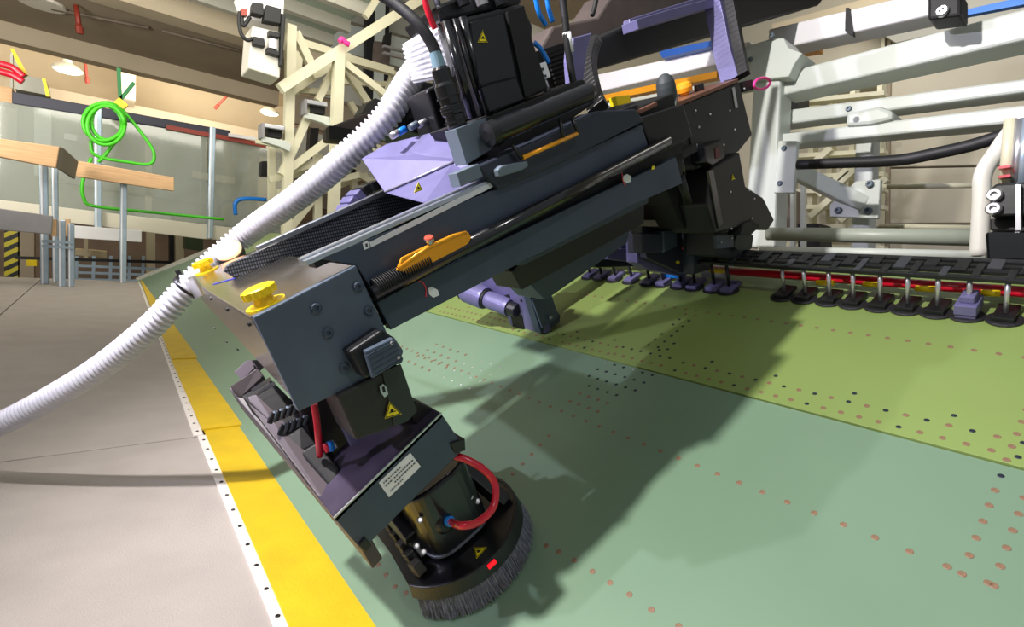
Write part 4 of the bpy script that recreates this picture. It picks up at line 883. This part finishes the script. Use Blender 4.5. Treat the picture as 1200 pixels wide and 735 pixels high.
# ---- tool head with brush
th = thing('tool_unit', 'black tool head with motor blocks hanging below the slate plate', 'tool head', L(.2, .92, -.6))
def tpl(name, l, b, d, m, bev=.003, par=None, **k): return slab(name, l, 'b', b, d, m, par or th, bev, **k)
mt = tpl('servo_block', [(409, 413), (447, 387), (463, 396), (474, 412), (470, 422), (428, 445)], .765, .035, BLACK, .004)
face = [(428, 412), (461, 396), (473, 411), (469, 424), (437, 444)]
tpl('servo_face', face, .752, .012, SLATE, .002, mt)
for i in range(5):
    x0, y0, x1, y1 = 429 + i * 2.2, 418 + i * 5.6, 464 + i * 1.6, 400 + i * 5.3
    MB().bar(at(x0, y0, 'b', .751), at(x1, y1, 'b', .751), .0022, .0022, NC).build('cooling_rib', SLATE2, mt)
for x, y in ((459, 402), (467, 419)): bolt(mt, at(x, y, 'b', .751), (0, -1, 0), .003, .002, SILVER)
gb = tpl('gear_motor', [(394, 464), (448, 436), (469, 428), (489, 480), (480, 492), (455, 504), (417, 517)], .79, .09, mat('gear_black', (34, 32, 30), .42), .005)
tpl('gear_side', [(448, 436), (470, 427), (489, 482), (478, 494), (462, 500)], .786, .004, mat('gear_side', (38, 44, 42), .4), .001, gb)
sticker('warning_triangle', gb, at(459, 481, 'b', .785), (at(470, 478, 'b', .785) - at(459, 481, 'b', .785)).normalized(), (at(456, 470, 'b', .785) - at(459, 481, 'b', .785)).normalized(), .027)
tpl('white_ring_label', [(445, 453), (449, 450), (453, 454), (455, 462), (451, 466), (446, 460)], .785, .001, SILVER, 0, gb)
tpl('ring_centre', [(448, 454), (450.5, 453), (452, 459), (449.5, 460)], .7835, .001, BLACKM, 0, gb)
tpl('motor_flange', [(392, 466), (445, 434), (450, 438), (396, 470)], .80, .1, BLACK, .002)
tpl('neck_plate', [(384, 470), (398, 466), (420, 520), (412, 524)], .88, .01, LAVLIT, .002)
tpl('inner_housing', [(352, 480), (400, 455), (440, 520), (400, 560), (372, 530)], 1.0, .08, mat('inner_maroon', (36, 22, 28), .5), .004)
# channel bracket with label
tpl('channel_web', [(391, 607), (517, 484), (545, 525), (424, 646)], .80, .012, SLATE2, .002)
cwt = [loc_abc(at(391, 607, 'b', .80)), loc_abc(at(517, 484, 'b', .80))]
p0, p1 = at(391, 607, 'b', .80), at(517, 484, 'b', .80)
MB().prism([p0, p1, p1 + WB * .16, p0 + WB * .16], NC * -.01).build('channel_top', mat('brushed_dark', (70, 62, 82), .35, .5, .25, 12), th, .001)
MB().bar(p0 + Vector((0, -.001, 0)), p1 + Vector((0, -.001, 0)), .003, .003, NC).build('edge_highlight', SILVER, th)
tpl('channel_tab', [(420, 640), (428, 630), (436, 640), (428, 648)], .795, .06, BLACK, .002)
tpl('channel_tab', [(528, 520), (545, 514), (546, 528), (534, 532)], .795, .06, BLACK, .002)
tpl('upper_riser', [(468, 470), (482, 468), (517, 484), (500, 500), (488, 497)], .83, .1, BLACKM, .003)
lb_ = tpl('type_label', [(444, 566), (481, 531), (493, 547), (456, 583)], .7985, .0014, WHITE, 0, label='white type label')
u_ = (at(481, 531, 'b', .798) - at(444, 566, 'b', .798)); v_ = (at(456, 583, 'b', .798) - at(444, 566, 'b', .798)); o_ = at(444, 566, 'b', .7975)
tx = MB(); random.seed(3)
for r_, (u0, u1) in enumerate(((.08, .62), (.08, .9), (.3, .92), (.1, .5))):
    u = u0
    while u < u1:
        w = random.choice((.03, .045, .06)); s = o_ + u_ * u + v_ * (.2 + .2 * r_)
        tx.bar(s, s + u_ * w, .0006, .0022, v_.normalized()); u += w + .022
tx.build('label_print', INK, lb_)
# left slider frame running back
sl = thing('slider_unit', 'dark slider frame with cable chain along the left of the tool head', 'slider frame', L(.08, 1.05, -.6))
def dpl(name, l, c0, d, m, bev=.003, **k): return MB().prism([at(x, y, 'b', bb) for x, y, bb in l], d).build(name, m, sl, bev, **k)
dn = NC * -.012 + UA * .0
dpl('outer_rail', [(268, 455, 1.16), (284, 447, 1.16), (436, 632, .82), (424, 645, .82)], 0, NC * -.05, mat('rail_brown', (66, 58, 64), .45), .002)
dpl('outer_rail_face', [(286, 466, 1.10), (300, 462, 1.08), (400, 560, .90), (392, 606, .84)], 0, NC * -.012, mat('rail_dusty', (92, 84, 88), .45), .002)
dpl('end_block', [(273, 436, 1.17), (288, 422, 1.17), (298, 431, 1.16), (282, 446, 1.16)], 0, UA * .02 + NC * -.01, mat('block_mauve', (120, 110, 122), .45), .003)
dpl('end_bar', [(268, 453, 1.14), (302, 430, 1.14), (309, 440, 1.13), (283, 464, 1.13)], 0, NC * -.02, mat('rail_dusty', (92, 84, 88)), .003)
dpl('inner_void', [(283, 464, 1.10), (318, 445, 1.10), (355, 482, 1.04), (400, 545, .94), (380, 560, .92), (330, 505, 1.0)], 0, NC * -.05, BLACKM, .002)
for i, (x, y) in enumerate(((294, 456), (299, 461))): dpl('shiny_shaft', [(x, y, 1.08), (x + 22, y - 14, 1.08), (x + 23, y - 12, 1.08), (x + 1, y + 2, 1.08)], 0, NC * -.004, SILVER, 0)
for i in range(9):
    f_ = i / 8; x, y = 318 + 30 * f_, 494 - 12 * f_ - 4
    for dx, dy, nm in ((0, 0, 'chain_rib'), (12, 14, 'chain_rib')):
        p_ = at(x + dx, y + dy, 'b', 1.0)
        MB().lathe(p_, UA * .7 + NC * .7, [(.005, -.01), (.006, 0), (.005, .01)], 10).build(nm, GREYB if i % 2 else BLACK, sl)
dpl('clamp_arm', [(330, 508, 1.0), (352, 494, 1.0), (372, 520, .96), (352, 530, .96)], 0, NC * -.02, BLACK, .004)
dpl('clamp_arm', [(352, 530, .95), (372, 518, .95), (398, 548, .9), (390, 575, .88)], 0, NC * -.02, BLACKM, .004)
# red hoses on tool
hosepipe('red_hose', [at(368, 474, 'b', .90), at(371, 492, 'b', .90), at(373, 512, 'b', .90), at(375, 534, 'b', .92)], .0062, RED, label='red hose running down inside the tool head', cat='hose')
fc = thing('blue_red_coupling', 'small blue and silver hose coupling at the foot of the inner red hose', 'coupling', at(386, 528, 'b', .90))
for x0, y0, x1, y1, r, m in ((380, 526, 384, 524, .009, RED), (384, 524, 390, 522, .010, BLUE), (390, 522, 393, 520, .008, SILVER)): rod('ring', at(x0, y0, 'b', .89), at(x1, y1, 'b', .89), r, m, fc)

# brush head: shroud dome on the wing, axis = wing normal
bh = thing('round_brush', 'round black brush head with grey bristle skirt resting on the wing', 'brush', L(.292, .905, WING_C + .006))
CA, CB, R1 = .262, .925, .162
def ring(c0, c1, r0, r1, t0, t1, n=40, th_=.008, sx=1.0):
    o = MB(); vs = []; fs = []
    for i in range(n + 1):
        t = math.radians(t0 + (t1 - t0) * i / n); d = (math.cos(t), math.sin(t))
        for r, c in ((r0, c0), (r1, c1), (r1 - th_, c1), (r0 - th_, c0)): vs.append(L(CA + r * d[0], CB + r * d[1], c))
    for i in range(n):
        for k in range(4): fs.append([i * 4 + k, i * 4 + (k + 1) % 4, (i + 1) * 4 + (k + 1) % 4, (i + 1) * 4 + k])
    fs += [[3, 2, 1, 0], [n * 4, n * 4 + 1, n * 4 + 2, n * 4 + 3]]
    return o.add(vs, fs)
T0, T1 = -157, 4
ring(-.853, -.822, R1 + .004, R1 - .002, T0, T1).build('shroud_band', mat('shroud', (24, 26, 31), .38), bh, .002)
pc = MB(); o = [L(CA + (R1 - .002) * math.cos(math.radians(T0 + (T1 - T0) * i / 40)), CB + (R1 - .002) * math.sin(math.radians(T0 + (T1 - T0) * i / 40)), -.83) for i in range(41)]
o += [L(.41, 1.10, -.83), L(.36, 1.16, -.83), L(.14, 1.16, -.83), L(.13, .98, -.83)]
pc.prism(o, NC * .006); pc.build('shroud_deck', mat('deck_gloss', (14, 15, 18), .3), bh, .001)
br = MB(); random.seed(5)
for k in range(2600):
    t = math.radians(random.uniform(T0 + 3, T1 - 3)); rr = R1 + random.uniform(-.012, .0); fl = random.uniform(.001, .016); tw_ = random.uniform(-.04, .04)
    p_ = L(CA + rr * math.cos(t), CB + rr * math.sin(t), -.850); e_ = L(CA + (rr + fl) * math.cos(t + tw_), CB + (rr + fl) * math.sin(t + tw_), WING_C + random.uniform(.0025, .012))
    s_ = WB * .0011 * math.cos(t) - UA * .0011 * math.sin(t); nn = (UA * math.cos(t) + WB * math.sin(t)) * .0011
    br.add([p_ - s_, p_ + s_, p_ + nn, e_ - s_ * .5, e_ + s_ * .5, e_ + nn * .5], [[0, 1, 4, 3], [1, 2, 5, 4], [2, 0, 3, 5]])
br.build('bristle_skirt', BRIST, bh, kind='stuff')
ring(WING_C + .012, -.850, R1 - .006, R1 - .008, T0, T1, th_=.003).build('bristle_core', BLACKM, bh)
# motor dome on deck, front face towards -b, flat cap with deep rounded shoulders
def bl(name, a0, a1, b0, b1, c0, c1, m, bev=.004, **k): return MB().lbox(CA + a0, CA + a1, CB + b0, CB + b1, c0, c1).build(name, m, bh, bev, **k)
dp = []
for i in range(17):
    t = math.pi * (1 + i / 16); ca, sb = math.cos(t), math.sin(t)
    dp.append(L(.258 + .078 * math.copysign(abs(ca) ** .55, ca), .905 + .066 * math.copysign(abs(sb) ** .75, sb), -.815))
dp += [L(.336, .96, -.815), L(.18, .96, -.815)]
DOME = mat('dome_gloss', (22, 25, 32), .3, coat=.3)
MB().prism(dp, NC * .165).build('motor_dome', DOME, bh, .008, 3)
MB().prism([p_ + (p_ - L(.258, .93, -.815)) * .03 for p_ in dp], NC * .006).build('dome_lip', mat('lip_grey', (90, 96, 106), .3), bh, .001)
for x0, y0, x1, y1 in ((452, 588, 484, 630), (462, 604, 500, 650)): MB().bar(at(x0, y0, 'b', .98), at(x1, y1, 'b', .90), .035, .04, NC).build('side_rail', BLACK, bh, .003)
MB().bar(at(540, 545, 'b', .95), at(592, 590, 'b', .86), .03, .035, NC).build('side_rail', BLACK, bh, .003)
bl('rear_block', -.10, .11, .05, .18, -.82, -.72, BLACKM)
bl('mount_block', -.09, .04, .03, .12, -.70, -.60, BLACK)
for i in range(7):
    f_ = i / 6; MB().bar(at(440 + 46 * f_, 590 + 74 * f_, 'c', -.81), at(446 + 46 * f_, 596 + 70 * f_, 'c', -.80), .022, .03, NC).build('edge_block', BLACK if i % 2 else mat('dark_block', (44, 42, 40), .5), bh, .003)
for x, y in ((488, 640), (496, 647), (551, 583), (559, 588), (525, 558), (534, 563), (492, 610)):
    MB().lathe(at(x, y, 'b', .85), NC * .6 - WB * .6, [(.006, 0), (.006, .006), (.0035, .007)], 12).build('cap_screw', SILVER, bh)
gp_ = at(525, 611, 'b', .838)
nrm = (-WB * .9 + NC * .2 + UA * .3).normalized()
MB().lathe(gp_ - nrm * .012, nrm, [(.026, 0), (.022, .010), (.016, .012)], 24).build('hose_socket', BLACK, bh)
MB().lathe(gp_ - nrm * .002, nrm, [(.0105, 0), (.0105, .012), (.008, .014)], 20).build('blue_collar', mat('collar_blue', (30, 140, 235), .3), bh)
hosepipe('red_hose', [gp_ + nrm * .008, at(540, 616, 'b', .735), at(560, 612, 'b', .735), at(578, 594, 'b', .745), at(580, 568, 'b', .76), at(566, 550, 'b', .775), at(545, 538, 'b', .80), at(524, 532, 'b', .83)], .0075, RED, n=14, label='red hose looping from the blue collar on the brush head', cat='hose')
sticker('warning_triangle', bh, at(561, 647, 'c', -.823), (at(570, 646, 'c', -.823) - at(552, 646, 'c', -.823)).normalized(), (at(557, 656, 'c', -.823) - at(562, 640, 'c', -.823)).normalized(), .026)
t_ = math.radians(-62)
_d = at(575, 660, 'c', -.832) - L(CA, CB, -.832); _q = L(CA, CB, -.832) + _d.normalized() * (R1 + .001); _t = _d.normalized().cross(NC)
MB().bar(_q - _t * .010, _q + _t * .010, .006, .009, NC).build('red_light', REDLED, bh, .001)

# ---- big corrugated hose
random.seed(1)
hp_ = smooth_path([dep(556, 10, 1.42), dep(512, 52, 1.36), dep(480, 94, 1.31), dep(452, 138, 1.28), dep(402, 187, 1.30), dep(345, 234, 1.37), dep(285, 277, 1.45), dep(225, 331, 1.39), dep(180, 380, 1.38), dep(120, 429, 1.41), dep(60, 466, 1.44), dep(0, 497, 1.48), dep(-60, 520, 1.52), dep(-160, 550, 1.6)], 30)
# resample evenly
ev = [hp_[0]]; step = .0036; acc = 0
for i in range(1, len(hp_)):
    s, e = hp_[i - 1], hp_[i]; d = (e - s).length; 
    while acc + d >= step:
        f_ = (step - acc) / d; s = s.lerp(e, f_); ev.append(s); d = (e - s).length; acc = 0
    acc += d
prof4 = (.0275, .0345, .0345, .0275)
ch = thing('corrugated_hose', 'thick white ribbed extraction hose sweeping across the left of the picture', 'hose', ev[-1])
MB().tube(ev, .03, 20, True, [prof4[i % 4] for i in range(len(ev))]).build('ribbed_tube', HOSE, ch)
cl = thing('hose_clamp', 'dark band clamp fixing the ribbed hose at the steel box corner', 'clamp', dep(222, 334, 1.29))
pc_ = dep(219, 336, 1.39); dd = (dep(232, 325, 1.39) - dep(212, 343, 1.385)).normalized()
MB().lathe(pc_ - dd * .006, dd, [(.036, 0), (.0375, .002), (.0375, .010), (.036, .012)], 28).build('band', BLACK, cl)
MB().bar(pc_ + NC * .034, pc_ + NC * .05, .014, .012).build('band_screw', BLACKM, cl, .002)
MB().prism([at(228, 322, 'a', aT), at(240, 345, 'a', aT), at(232, 350, 'a', aT), at(216, 338, 'a', aT)], UA * -.006).build('bracket', SILVER, cl, .001)
